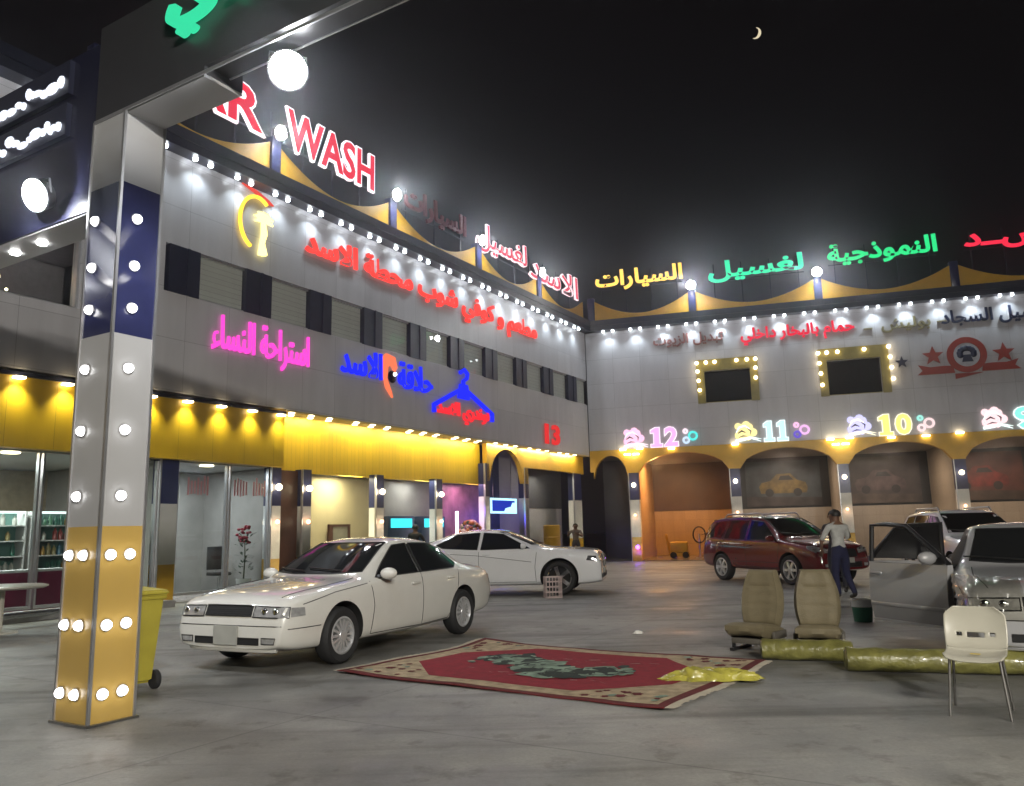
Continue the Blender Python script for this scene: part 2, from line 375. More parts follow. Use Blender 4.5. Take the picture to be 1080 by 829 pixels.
# glazed lounge upstairs, left of the piers
lg = part(MB().box(S0, -2.6, .2, .22, 6.25, 8.22), 'lounge_window', W['pane'])
part(MB().box(S0, -2.55, .1, .28, 6.2, 6.25).box(S0, -2.55, .1, .28, 8.2, 8.25).box(-2.6, -2.55, .1, .28, 6.25, 8.2).box(-4.6, -4.55, .12, .27, 6.25, 8.2).box(-7.1, -7.05, .12, .27, 6.25, 8.2), 'frame', W['alu'], lg)
part(MB().box(S0, -.7, 4, 4.2, 6.1, 8.4).box(S0, -.7, .4, 4, 8.38, 8.45).box(S0, -.7, .4, 4, 6.0, 6.1), 'lounge_wall', mat('lounge_wall', (.30, .25, .27), .4))
for i in range(22):  # glowing balls behind the pane stand in for lights reflected in it
    part(MB().ball((-2.9 - random.random() * 4.5, .8 + random.random() * 2.6, 6.75 + random.random() * 1.3), .028 + .03 * random.random(), n=6), 'glass_glint', W['bulb_warm'] if i % 3 else W['bulb_orange'])
lamp('AREA', (-6, 2, 8.3), 60, (1, .85, .8), 2, SB, name='lounge_light')
# cornice spotlights in pairs
sp = MB().lathe([(0, .05), (.05, .05), (.06, 0), (.055, -.04), (0, -.06)], n=8)
spot0 = None
def cornice_spots(parent, s_from, s_to, en):
    global spot0
    s = s_from
    while s < s_to:
        for d in (0, .44):
            if spot0 is None: o = spot0 = sp.obj('cornice_spotlight', W['bulb_cool'], parent)
            else: o = spot0.copy(); COL.objects.link(o); o.parent = parent
            o.location = (s + d, -.22, 10.47)
        lamp('SPOT', (s + .22, -.34, 10.36), en, (.80, .93, 1), .08, parent, (R(12), 0, 0), 118, 1, 'cornice_light')
        s += 1.26
cornice_spots(SB, -6.4, 21.2, 58)
# parapet of swagged yellow panels between navy posts, floodlights on the posts
flood_mb = MB().lathe([(.10, .10), (.17, .06), (.215, -.05), (.20, -.055)], axis='y', n=24)
lens_mb = MB().lathe([(.20, -.052), (.15, -.085), (0, -.10)], axis='y', n=24)
flood_src = None
def parapet(parent, posts, ends, lit, top=12.15, first=0):
    global flood_src
    xs = [ends[0]] + posts + [ends[1]]
    for i in range(first, len(xs) - 1):
        a, b = xs[i] + (.16 if i > 0 else 0), xs[i + 1] - (.16 if i < len(xs) - 2 else 0)
        sag = 12.0; low = 11.26
        n = 16; q = [(a + (b - a) * k / n, low + (sag - low) * abs(2 * k / n - 1) ** 1.9) for k in range(n + 1)]
        MB().prism([(a, 10.95)] + q + [(b, 10.95)], -.05, .03).obj('parapet_panel', W['yellow_plain'], parent)
    for k, s in enumerate(posts):
        p = MB().box(s - .16, s + .16, -.14, .14, 10.95, top).obj('parapet_post', W['navy'], parent, bevel=.01)
        if k in lit:
            f = flood_mb.obj('floodlight', W['dark'], p, loc=(s, -.22, top + .12)); f.rotation_euler = (R(16), 0, 0)
            lens_mb.obj('lens', W['flood'], p, loc=(s, -.22, top + .12)).rotation_euler = (R(16), 0, 0)
            lamp('SPOT', (s, -.36, top + .10), 420, (.92, .96, 1), .12, p, (R(-35), 0, 0), 150, .6, 'flood_beam')
            lamp('POINT', (s, -.75, top + .05), 30, (1, .95, .85), .08, p, name='flood_spill')
parapet(SB, [-2.55, 2.5, 7.45, 12.47, 17.11], (S0, 21.4), (1, 2, 3, 4), first=1)
# yellow fascia over the left shops, lamps on brackets
part(MB().box(S0, 3.2, .06, .3, 3.24, 4.62).box(3.15, 3.2, .3, .6, 3.24, 4.76), 'fascia_panel', W['yellow'])
part(MB().box(S0, 3.2, 0, .06, 4.62, 4.70), 'fascia_rail', W['navy_dark'])
part(MB().box(3.2, 13.4, .62, .68, 3.16, 4.72), 'ribbed_fascia', W['yellow_rib'])
part(MB().box(S0, S1, .3, .9, 4.72, 4.78).box(3.2, S1, .0, .3, 4.715, 4.76), 'soffit', mat('cream_soffit', (.55, .46, .22), .4))
fl = MB().box(-.09, .09, -.10, .05, 4.56, 4.60).obj('fascia_lamp', W['bulb_warm'], SB)
k = 0
for s in [-6.5 + .95 * i for i in range(11)]:
    o = fl if k == 0 else fl.copy()
    if k: COL.objects.link(o); o.parent = SB
    o.location = (s, 0, 0); k += 1
    lamp('SPOT', (s, -.16, 4.53), 55, (1, .95, .55), .05, SB, (R(22), 0, 0), 95, 1, 'fascia_light')
sfl = MB().lathe([(.07, .02), (.085, 0), (0, -.012)], n=10).obj('soffit_lamp', W['bulb_warm'], SB)
first = True; s = 3.5; i = 0
while s < 20.9:
    if i % 4 != 3:
        for yy, ss in ((.12, s), (.46, s + .3)):
            o = sfl if first else sfl.copy()
            if not first: COL.objects.link(o); o.parent = SB
            first = False; o.location = (ss, yy, 4.70)
    if i % 4 == 1 : lamp('AREA', (s, .16, 4.69), 30, (1, .9, .62), 2.2, SB, (R(20), 0, 0), name='soffit_light', sy=.12)
    s += .72 if i % 4 != 2 else .4; i += 1
# arches near the corner
pts = [(13.4, 4.715), (13.4, 3.3), (13.55, 3.3)] + arch_pts(13.55, 16.1, 3.3, 4.58) + [(16.45, 3.3), (16.45, 3.95), (20.3, 3.95), (20.3, 3.92), (21.5, 3.92), (21.5, 4.715)]
part(MB().prism(pts, .3, .5), 'arched_fascia', W['yellow_plain'])
# columns banded navy, white and yellow
def column(parent, s, y0, w, d, top, lamps=(), name='column'):
    m = [W['navy'], W['white'], W['yellow_plain'], W['alu']]
    b1, b2 = top * .69, top * .27
    c = MB().box(s - w / 2, s + w / 2, y0, y0 + d, b1, top, 0).box(s - w / 2, s + w / 2, y0, y0 + d, b2, b1, 1).box(s - w / 2, s + w / 2, y0, y0 + d, 0, b2, 2)
    c.box(s - w / 2 - .03, s - w / 2, y0 - .02, y0 + .05, 0, top, 3)
    c = c.obj(name, m, parent)
    for h, mm, r in lamps:
        MB().ball((s, y0 - r - .01, h), r, n=10).obj('globe_lamp', mm, c)
        lamp('POINT', (s, y0 - .2, h), 5 if r > .07 else 1.5, (1, .8, .5), .08, c, name='globe_light')
    return c
GL = ((2.72, W['bulb_warm'], .085), (1.82, W['bulb_orange'], .06))
for s, w, lm in ((0, .45, ()), (3.2, .32, GL), (4.3, .32, GL), (7.35, .34, GL), (10.4, .34, GL), (13.4, .3, ()), (16.3, .3, ()), (20.85, .75, ())):
    column(SB, s, .3, w, .3, 3.24 if s < 13 else 3.95, lm)
# rooms behind the shop fronts
part(MB().box(S0, 13.3, .7, 8, 3.24, 3.3), 'shop_ceiling', W['white'])
part(MB().box(S0, S1, .3, 8, .004, .02), 'shop_floor', mat('shop_floor_tile', (.42, .40, .36), .18, var=.1))
for s, m in ((-.12, 'plaster'), (3.3, 'plaster'), (4.35, 'cream'), (16.35, 'plaster')):
    part(MB().box(s - .06, s + .06, .62, 8, .02, 3.22 if s < 13 else 4.7), 'partition', W[m])
part(MB().box(-.06, 3.24, 3.2, 3.3, .02, 3.22), 'office_wall', W['plaster'])
part(MB().box(4.41, 8.95, 1.6, 1.7, .02, 3.22), 'washroom_wall', W['cream'])
part(MB().box(8.95, 12.35, 1.6, 1.7, .02, 3.22), 'laundry_wall', W['plaster'])
part(MB().box(12.35, 15.0, 1.6, 1.7, .02, 3.22), 'arcade_wall', mat('arcade_wall', (.34, .14, .24), .4, var=.4, scale=2.5))
part(MB().box(15.0, 16.29, 1.6, 1.7, .02, 4.7).box(12.35, 15.0, 1.6, 1.7, 3.24, 4.7), 'passage_wall', mat('passage_wall', (.05, .055, .10), .5))
part(MB().box(16.41, 21.5, 1.5, 1.6, .02, 2.4, 0).box(16.41, 21.5, 1.48, 1.6, 2.4, 4.7, 1), 'store_wall', [W['white'], mat('dark_grey_wall', (.10, .10, .10), .6)])
part(MB().box(S0, -.18, 5.0, 5.1, .02, 3.22), 'shop_back_wall', mat('shop_wall_paint', (.42, .33, .22), .5, var=.2))
for a, b in ((-16.9, -5.6), (-5.55, -2.9), (-2.85, -.25), (.25, 1.7), (1.75, 3.02)):
    w = part(MB().box(a, b, .40, .415, .22, 3.2), 'shop_pane', W['pane'])
    part(MB().box(a, b, .36, .46, .16, .22).box(a, a + .04, .36, .46, .22, 3.2).box(b - .04, b, .36, .46, .22, 3.2), 'frame', W['alu'], w)
# faded red film strips on the office glass
fm = mat('red_film', (.42, .16, .17), .5)
f = MB()
for x0, x1 in ((.55, 1.25), (1.9, 2.4), (2.5, 2.95)):
    n = int((x1 - x0) / .09)
    for i in range(n):
        f.box(x0 + i * .09, x0 + i * .09 + .045, .385, .395, 2.45 + .05 * random.random(), 2.95 - .18 * random.random())
part(f, 'window_film', fm)
part(MB().box(3.42, 4.2, .5, .58, .02, 3.2).box(3.5, 4.12, .48, .5, .2, 1.4).box(3.5, 4.12, .48, .5, 1.6, 3.0), 'wooden_door', W['wood'])
# storefront plinth
part(MB().box(S0, -.3, -.5, .3, 0, .14), 'plinth', mat('plinth_tile', (.30, .29, .28), .35))
for s, y, e, c in ((-9, 2.4, 110, (1, .93, .8)), (-3.2, 2.2, 160, (.95, 1, .95)), (1.5, 1.8, 95, (.9, .95, 1)), (6.4, .9, 60, (1, .93, .62)), (10.0, .9, 26, (.92, 1, .98)), (13.0, .9, 26, (1, .62, .8))):
    lamp('AREA', (s, y, 3.18), e, c, 1.0, SB, name='shop_light')
    part(MB().lathe([(.16, 3.235), (.17, 3.215), (0, 3.21)], (s, .95, 0), n=14), 'ceiling_lamp', W['bulb_warm'])
lamp('POINT', (15.2, .9, 2.0), 16, (.10, .12, 1), .3, SB, name='passage_light')
lamp('POINT', (13.0, .6, 2.2), 6, (.35, .12, 1), .2, SB, name='arcade_violet')
lamp('AREA', (18.8, .8, 3.8), 20, (1, .95, .85), .8, SB, name='store_light')

# ---------------------------------------------------------------- wash bay building
WB = thing('wash_bay_building', 'two storey grey wing of numbered drive in wash bays under yellow arches', 'building', CO, RA)
T1 = 25.0
def wpart(mb, name, m, parent=WB, **k): return mb.obj(name, m, parent, **k)
wins = [(5.33, 7.28, 6.85, 8.28), (10.47, 12.58, 6.82, 8.34)]
mb = MB().box(0, T1, 0, .3, 8.34, 10.5).box(0, T1, 0, .3, 4.98, 6.82)
mb.box(0, 5.33, 0, .3, 6.82, 8.34).box(7.28, 10.47, 0, .3, 6.82, 8.34).box(12.58, T1, 0, .3, 6.82, 8.34).box(5.33, 7.28, 0, .3, 6.82, 6.85).box(5.33, 7.28, 0, .3, 8.28, 8.34)
wpart(mb, 'upper_wall', W['white_panel'])
wpart(MB().box(.05, T1, -.42, .35, 10.5, 10.93).box(.25, T1, -.46, -.42, 10.72, 10.98), 'cornice', W['navy_dark'])
wpart(MB().box(0, T1, .35, 8, 10.4, 10.6), 'roof', W['dark'])
wpart(MB().box(T1, T1 + .2, 0, 8.4, 0, 10.5).box(0, T1, 8.2, 8.4, 0, 10.5), 'rear_wall', W['plaster'])
olive = mat('olive_frame', (.23, .19, .05), .4)
bulb_mb = MB().ball((0, 0, 0), .075, n=10)
wb0 = None
for (a, b, c, d), bl in zip(wins, ([(-.30, .38), (.10, .38), (.48, .38), (1.42, .38), (1.86, .38), (2.22, .38), (-.28, 0), (-.26, -.42), (-.24, -.85), (2.2, -.02), (2.18, -.46)],
                                    [(-.30, .34), (.02, .34), (.42, .34), (1.40, .36), (2.28, .40), (-.28, -.1), (-.26, -.55), (-.24, -1.05), (2.3, -.05), (2.32, -.5), (2.34, -.98)])):
    w = wpart(MB().box(a, b, .2, .22, c, d), 'window', W['black_glass'])
    fr = MB().box(a - .34, a, -.06, -.003, c - .02, d + .52).box(b, b + .34, -.06, -.003, c - .02, d + .52).box(a, b, -.06, -.003, d, d + .52)
    fr.box(a, b, .1, .3, c, c + .05)
    wpart(fr, 'frame', olive, w)
    for x, z in bl:
        if wb0 is None: o = wb0 = bulb_mb.obj('frame_bulb', W['bulb_warm'], w)
        else: o = wb0.copy(); COL.objects.link(o); o.parent = w
        o.location = (a + x * (b - a) / 1.95, -.13, d + z)
cornice_spots(WB, .9, 24, 66)
parapet(WB, [.35, 5.0, 10.38, 15.75, 21.1], (.2, T1), (1, 2))
cols = [1.95, 6.35, 10.75, 15.15, 19.5, 23.9]
pts = [(0, 4.97), (0, 4.0), (.15, 4.0)] + arch_pts(.15, 1.72, 3.7, 4.72) + [(1.72, 3.9), (2.18, 3.9)]
for i in range(5):
    pts += arch_pts(cols[i] + .23, cols[i + 1] - .23, 3.9 if i < 3 else 3.95, 4.72)
    if i < 4: pts += [(cols[i + 1] - .23, 3.9), (cols[i + 1] + .23, 3.9)]
pts += [(T1, 3.9), (T1, 4.97)]
wpart(MB().prism(pts, -.02, .3), 'arched_fascia', W['yellow_plain'])
GR = ((3.35, W['bulb_warm'], .095), (2.02, W['bulb_orange'], .06))
for i, s in enumerate(cols): column(WB, s, .0, .42, .4, 3.9, GR if i != 9 else ())
bl = MB().box(-.14, .14, -.14, -.03, -.03, .03).obj('arch_lamp', W['bulb_warm'], WB); bf = True
for i, s in enumerate(cols):
    for dx, dz in ((-.42, .02), (.34, .04), (-.22, -.20), (.16, -.20)) if i % 2 == 0 else ((.1, .02),):
        o = bl if bf else bl.copy()
        if not bf: COL.objects.link(o); o.parent = WB
        bf = False; o.location = (s + dx, 0, 4.93 + dz)
    if i % 2 == 0: lamp('POINT', (s, -.5, 4.75), 16, (1, .9, .55), .15, WB, name='arch_light')
for s in (3.7, 12.7, 14.0):
    o = bl.copy(); COL.objects.link(o); o.parent = WB; o.location = (s, 0, 4.9)
# bays
wpart(MB().box(.1, T1, .3, 8.2, 4.72, 4.8), 'bay_ceiling', mat('bay_ceiling', (.22, .19, .16), .6))
wpart(MB().box(0, T1, .0, 8.2, .004, .03), 'bay_floor', mat('wet_bay_floor', (.16, .14, .12), .2, var=.3))
for i, s in enumerate(cols):
    wpart(MB().box(s - .1, s + .1, .42, 8.2, .03, 4.72), 'bay_partition', W['orange_tile'] if i < 1 else W['beige_tile'])
wpart(MB().box(.05, 1.85, 3.0, 3.1, .03, 4.72), 'passage_wall', mat('blue_grey_wall', (.05, .055, .075), .5, var=.4, scale=.8))
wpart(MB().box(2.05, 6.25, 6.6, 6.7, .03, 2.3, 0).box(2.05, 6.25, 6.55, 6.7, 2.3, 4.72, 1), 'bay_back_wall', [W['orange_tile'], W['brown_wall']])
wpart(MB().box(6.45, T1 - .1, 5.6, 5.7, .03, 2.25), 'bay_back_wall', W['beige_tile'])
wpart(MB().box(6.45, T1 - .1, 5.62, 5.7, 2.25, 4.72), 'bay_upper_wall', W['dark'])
lamp('AREA', (3.3, 2.6, 4.6), 290, (1, .52, .20), 1.6, WB, name='bay_light')
lamp('POINT', (2.9, .9, 4.3), 40, (1, .48, .14), .2, WB, name='bay_entry_light')
for i, s in enumerate((8.5, 12.9, 17.3, 21.7)):
    lamp('AREA', (s, 2.6, 4.6), (140, 130, 140, 120)[i], (1, .76, .55), 1.2, WB, name='bay_light')
lamp('POINT', (.9, 1.4, 1.0), 3, (.2, .3, 1), .2, WB, name='passage_light')
# bay murals: printed banners of cars, out of focus
def mural(s, cc, bgc, hot):
    t = MB().prism([(-1.75, -1.1), (1.75, -1.1), (1.75, 1.1), (-1.75, 1.1)], -.03, 0, 0)
    car = [(-1.0, -.42), (-1.08, -.12), (-.95, .04), (-.55, .12), (-.25, .40), (.35, .42), (.62, .14), (1.0, .02), (1.08, -.2), (1.02, -.42)]
    t.prism([(x * 1.05, z * 1.15) for x, z in car], -.036, -.031, 1)
    t.prism([(-.2, .16), (-.1, .36), (.3, .38), (.5, .16)], -.042, -.037, 2)
    for x in (-.66, .66): t.lathe([(.2, -.042), (.2, -.036)], (x, 0, -.45), 'y', 14, 2)
    t.prism([(-1.75, -1.1), (1.75, -1.1), (1.75, -.72), (-1.75, -.6)], -.035, -.031, 3)
    o = wpart(t, 'mural', [mat('mural_ground', bgc, .5, var=.7, scale=1.1), mat('mural_paint', cc, .5, var=.6, scale=2.5), W['dark'], mat('mural_road', hot, .5, var=.6, scale=1.4)])
    o.location = (s, 5.55, 3.45)
mural(8.5, (.20, .14, .04), (.06, .075, .09), (.06, .05, .05))
mural(12.9, (.10, .07, .075), (.055, .045, .045), (.09, .07, .06))
mural(17.2, (.16, .02, .015), (.09, .03, .022), (.06, .04, .03))
mural(21.6, (.22, .06, .03), (.06, .05, .05), (.06, .04, .03))
# violet LED low on the first column
wpart(MB().ball((2.0, -.10, .62), .085), 'violet_led', W['violet'])
lamp('POINT', (2.0, -.2, .60), 10, (.2, .05, 1), .1, WB, name='violet_light')
# ================================================================ entrance gate: pillar with bulbs carrying a deep box beam
GO = Vector((-3.36, 6.60, 0))
gate_white = mat('gate_white_panel', (.44, .44, .45), .3, var=.06, scale=1.5)
gate_navy = mat('gate_navy_panel', (.026, .030, .095), .22, var=.1)
gate_yellow = mat('gate_yellow_panel', (.56, .37, .10), .3, var=.06, scale=1.5)
GT = thing('entrance_gate', 'banded white, navy and yellow pillar studded with bulbs under a deep gate beam', 'gate', GO, LA)
def gate_pillar(y0, bulbs=True):
    p = MB().box(0, .39, y0, y0 + .46, 4.53, 5.2, 0).box(0, .39, y0, y0 + .46, 3.17, 4.53, 1).box(0, .39, y0, y0 + .46, 1.55, 3.17, 0).box(0, .39, y0, y0 + .46, .02, 1.55, 2)
    for x, y in ((0, y0), (.39, y0), (0, y0 + .46), (.39, y0 + .46)): p.box(x - .012, x + .012, y - .012, y + .012, 0, 5.2, 3)
    p = p.obj('pillar', [gate_white, gate_navy, gate_yellow, W['alu']], GT)
    MB().box(-.03, .42, y0 - .03, y0 + .49, 0, .02).obj('base_plate', W['steel'], p)
    if not bulbs: return
    src = None
    rim = MB().lathe([(.062, 0), (.062, .012), (.045, .014)], axis='y', n=14)
    for face in (0, 1):
        spots = []
        for z in (4.22, 3.79, 3.41, 2.88, 2.35, 1.80): spots.append((.16 if face == 0 else .33, z))
        for z in (1.32, .765, .235): spots += [(.10, z), (.27, z)] if face == 0 else [(.18, z), (.38, z)]
        for a, z in spots:
            o = MB().ball((0, 0, 0), .040, sx=1, sy=1, n=12).obj('bulb', glow('pillar_bulb', (1, .98, .96), 9), p) if src is None else src.copy()
            if src is None: src = o
            else: COL.objects.link(o); o.parent = p
            o.location = (a, y0 - .016, z) if face == 0 else (-.016, y0 + a, z)
            s2 = MB().lathe([(.05, 0), (.05, .02), (.03, .022)], axis='y' if face == 0 else 'x', n=12).obj('socket', W['alu'], p)
            s2.location = (a, y0 - .012, z) if face == 0 else (-.012, y0 + a, z)
gate_pillar(0)
gate_pillar(-12.6, False)
MB().box(0, .39, -1.05, .46, 5.2, 6.15, 0).box(0, .24, -12.6, -1.05, 5.26, 6.15, 0).box(.01, .38, -1.04, 0, 5.17, 5.2, 1).box(-.012, .0, -12.6, .46, 5.18, 5.21, 3).box(.24, .255, -12.6, -1.06, 5.25, 5.28, 3).obj('beam', [mat('gate_beam_panel', (.035, .035, .038), .35, var=.08), gate_white, gate_navy, W['alu']], GT)
MB().box(0, .39, .46, 9.6, 4.36, 6.0, 0).box(.02, .37, .47, 9.6, 4.345, 4.36, 1).obj('beam', [mat('gate_beam_navy', (.014, .015, .034), .25, var=.1), gate_white], GT)
led = glow('gate_led_strip', (.84, .89, 1), 1.5)
for z0, z1 in ((5.24, 5.46), (5.66, 5.90)):
    t = MB().box(-.05, 0, .86, 6.5, z0 - .05, z1 + .05, 0).obj('light_box', W['navy_dark'], GT)
    m = MB(); y = .92
    while y < 6.3:
        L_ = .07 + .16 * random.random(); hh = (z1 - z0) * (.25 + .3 * random.random()); m.ball((-.058, y + L_ / 2, z0 + hh / 2 + (z1 - z0 - hh) * random.random() ** 1.6), 1, sx=.03, sy=L_ / 2, sz=hh / 2, n=8); y += L_ * .72 + .02 * random.random()
    m.obj('led_strip', led, t)
for y in (1.56, 2.05, 2.7, 3.4, 4.2):
    MB().lathe([(.05, 0), (.045, -.02), (0, -.028)], (.19, y, 4.345), n=10).obj('beam_lamp', W['bulb'], GT)
    lamp('SPOT', (.19, y, 4.30), 75, (.92, .95, 1), .06, GT, spot=150, name='beam_light')
for nm, lab, y, z, en in (('floodlight', 'bright floodlight beside the bulb pillar under the lower gate beam', 1.0, 4.58, 260), ('floodlight', 'bright floodlight hung high above the word WASH under the gate beam', -1.80, 5.06, 420)):
    f = thing(nm, lab, 'floodlight', on(GO, LA, -.16 if y > 0 else .2, y, z), LA)
    MB().lathe([(.08, .10), (.13, .06), (.16, -.05), (.15, -.055)], axis='y', n=24).obj('housing', W['dark'], f)
    MB().lathe([(.15, -.052), (.11, -.08), (0, -.095)], axis='y', n=24).obj('lens', W['flood'], f)
    MB().tube([(-.14, 0, 0), (-.14, .03, .12), (.14, .03, .12), (.14, 0, 0)], .012).obj('bracket', W['steel'], f)
    f.rotation_euler = (R(24), 0, LA - R(80 if y > 0 else 38))
    lamp('SPOT', (0, -.12, 0), en, (.95, .97, 1), .1, f, (R(70), 0, 0), 150, .7, 'flood_beam')
# floodlight masts added unseen behind the viewer to light the yard
def mast(loc, rz, lab, en):
    p = thing('added_floodlight_mast', lab, 'added light mast', loc, rz)
    MB().tube([(0, 0, 0), (0, 0, 7.2)], [.09, .06], 12).box(-.2, .2, -.2, .2, 0, .04).obj('pole', W['steel'], p)
    MB().box(-.6, .6, -.05, .05, 7.2, 7.3).obj('crossarm', W['steel'], p)
    for x in (-.4, .4):
        h = MB().box(x - .2, x + .2, -.12, .0, 7.1, 7.4).obj('lamp_head', W['dark'], p)
        MB().box(x - .17, x + .17, -.13, -.12, 7.13, 7.37).obj('lens', W['flood'], h)
    lamp('AREA', (0, -.25, 7.2), en, (1, .95, .84), 1.0, p, (R(-58), 0, 0), name='mast_fill_light', sy=.3)
mast((3.2, -7, 0), R(176), 'tall added floodlight mast lighting the yard from behind the viewer', 1350)
mast((6.5, -9, 0), R(180), 'tall added floodlight mast farther back, lighting the yard unseen', 1500)

# ================================================================ roof lettering
def sign(name, lab, O, A, s, h, y=-.02): return thing(name, lab, 'sign', on(O, A, s, y, h), A)
def frame_bars(t, w, drop, y=.06):
    m = MB()
    m.box(0, w, y, y + .04, .1, .14)
    for i in range(max(2, int(w / 1.3)) + 1):
        x = w * (.06 + .88 * i / max(2, int(w / 1.3))); m.box(x - .02, x + .02, y, y + .04, -drop, .9)
    m.obj('support_frame', W['navy_dark'], t)
def outlined(t, words, face, rim, depth=.08, rb=.075, fb=.012):
    for body, x0, x1, z0, z1 in words:
        a, b = MB(), MB()
        ref = letters(b, body, x0, x1, z0, z1, -depth, .012, fb)
        letters(a, body, x0, x1, z0, z1, 0, depth, rb, ref=ref)
        a.obj('outline', rim, t); b.obj('lettering', face, t)
def plain(t, words, m, depth=.07, bold=.025):
    for body, x0, x1, z0, z1 in words:
        a = MB(); letters(a, body, x0, x1, z0, z1, 0, depth, bold); a.obj('lettering', m, t)
red_face = glow('red_letter', (.85, .025, .06), .95); white_rim = glow('white_letter_rim', (1, .86, .90), 1.5)
t = sign('roof_sign', 'red block letters CAR WASH edged in white light on the roof', LO, LA, -1.6, 12.05)
outlined(t, [('CAR', -.2, 3.62, 0, 1.18), ('WASH', 4.5, 8.12, .02, 1.2)], red_face, white_rim, rb=.055, fb=.022); frame_bars(t, 8.1, 1.1)
t = sign('roof_sign', 'unlit dark red Arabic letters between CAR WASH and the white edged words', LO, LA, 8.1, 11.95)
plain(t, [(shape('السيارات'), 0, 3.6, 0, 1.0)], mat('unlit_red_letter', (.16, .035, .05), .4), bold=.03); frame_bars(t, 3.6, 1.0)
t = sign('roof_sign', 'white edged red Arabic words on the shop wing roof nearest the corner', LO, LA, 12.4, 11.95)
outlined(t, [(shape('لغسيل'), 0, 3.7, 0, 1.15), (shape('الاسد'), 4.0, 8.4, 0, 1.0)], glow('pink_red_letter', (.9, .08, .14), .85), glow('rosy_rim', (1, .72, .76), 1.35), rb=.032, fb=.004); frame_bars(t, 8.3, 1.0)
t = sign('roof_sign', 'glowing yellow Arabic word on the wash bay roof beside the corner', CO, RA, .6, 12.45)
plain(t, [(shape('السيارات'), 0, 4.05, 0, .98)], glow('yellow_letter', (1, .62, .12), 1.5), bold=.03); frame_bars(t, 4.0, 1.5)
t = sign('roof_sign', 'glowing turquoise green Arabic word between the yellow word and green word', CO, RA, 5.78, 12.3)
plain(t, [(shape('لغسيل'), 0, 4.1, 0, 1.0)], glow('teal_letter', (.05, .85, .42), 1.1), bold=.03); frame_bars(t, 4.1, 1.3)
t = sign('roof_sign', 'glowing emerald Arabic word of several letters above the two bulb framed windows', CO, RA, 10.88, 12.45)
plain(t, [(shape('النموذجية'), 0, 4.35, 0, 1.02)], glow('green_letter', (.03, .80, .25), 1.05), bold=.03); frame_bars(t, 4.3, 1.5)
t = sign('roof_sign', 'glowing plain red Arabic word on the wash bay roof at the picture edge', CO, RA, 16.24, 12.5)
plain(t, [(shape('الاســد'), 0, 4.2, 0, 1.0)], glow('red_neon', (.95, .03, .07), 1.15), bold=.03); frame_bars(t, 4.2, 1.5)
t = thing('gate_sign', 'green glowing Arabic letters on the side of the gate beam', 'sign', on(GO, LA, -.02, -.62, 5.58), LA - R(90))
plain(t, [(shape('النموذجي'), 0, 3.0, 0, .60)], glow('gate_green_letter', (.04, .72, .36), 1.0), bold=.02); 

# ================================================================ lettering on the shop wing wall
t = sign('wall_sign', 'long line of red neon Arabic script high on the shop wing wall', LO, LA, 3.7, 8.95)
plain(t, [(shape('مطعم و كوفي شوب محطة الاسد'), 0, 13.15, 0, 1.05)], glow('scarlet_neon', (1, .055, .045), 1.35), bold=.028)
t = sign('wall_sign', 'magenta neon Arabic script on the wall above the yellow fascia', LO, LA, .72, 5.75)
plain(t, [(shape('استراحة النساء'), 0, 3.2, 0, 1.12)], glow('magenta_neon', (1, .07, .58), 1.25), bold=.012)
t = sign('barber_sign', 'blue neon Arabic words with an orange flame shape between them', LO, LA, 5.18, 6.0)
bn = glow('blue_neon', (.012, .022, .95), 1.25)
plain(t, [(shape('الاسد'), 0, 1.82, .1, .92), (shape('حلاقة'), 2.6, 4.4, 0, .86)], bn, bold=.018)
m = MB(); 
m.prism([(1.86, .85), (2.0, .98), (2.4, .92), (2.52, .6), (2.40, .45), (2.28, .62), (2.08, .6), (2.02, .2), (2.25, -.22), (2.30, -.38), (2.0, -.1), (1.84, .4)], -.08, 0)
m.obj('flame', glow('orange_neon', (1, .20, .09), 1.1), t)
MB().ball((2.27, -.06, .28), .2, sx=1, sy=.3, n=14).obj('disc', W['black_glass'], t)
MB().ball((2.33, -.13, .36), .05, n=8).obj('spark', W['bulb'], t)
t = sign('laundry_sign', 'blue neon clothes hanger with red Arabic script under its bar', LO, LA, 9.63, 5.3)
hg = MB()
hg.tube([(.02, -.05, .12), (.0, -.05, .36), (1.75, -.05, 1.18), (3.62, -.05, .42), (3.6, -.05, .16)], .085, 8)
hg.tube([(1.75, -.05, 1.2), (1.75, -.05, 1.42), (1.98, -.05, 1.55), (2.02, -.05, 1.72), (1.82, -.05, 1.84), (1.56, -.05, 1.70)], .075, 8)
hg.prism([(1.42, .78), (2.1, .78), (1.98, 1.3), (1.55, 1.3)], -.1, 0)
hg.obj('hanger', bn, t)
plain(t, [(shape('لوندري الاسد'), .2, 3.4, -.12, .62)], glow('red_script', (.95, .03, .04), 1.1), bold=.03)
t = sign('wall_sign', 'red number 13 on the wall beside the building corner', LO, LA, 17.35, 4.98)
plain(t, [('13', 0, 1.25, 0, .85)], glow('number_red', (.85, .04, .04), .9), bold=.03)
t = sign('wall_emblem', 'yellow neon ring around a glowing palm figure under a red swoosh', LO, LA, 1.3, 8.7)
ring = MB()
for rr, yy in ((.62, -.05),):
    ring.tube([(.66 + .55 * math.cos(a), yy, .84 + .72 * math.sin(a)) for a in [R(55) + R(195) * i / 26 for i in range(27)]], .05, 8)
ring.obj('ring', glow('yellow_neon', (1, .62, .05), 1.9), t)
pl = MB().tube([(.86, -.06, .02), (.84, -.06, .35), (.90, -.06, .6), (.86, -.06, .95)], [.13, .07, .09, .06], 8)
for k in range(7):
    a = R(-20 + 38 * k); pl.tube([(.86, -.06, .98), (.86 + .17 * math.cos(a), -.08, 1.02 + .14 * math.sin(a)), (.86 + .33 * math.cos(a), -.08, .98 + .22 * math.sin(a))], [.07, .07, .02], 6)
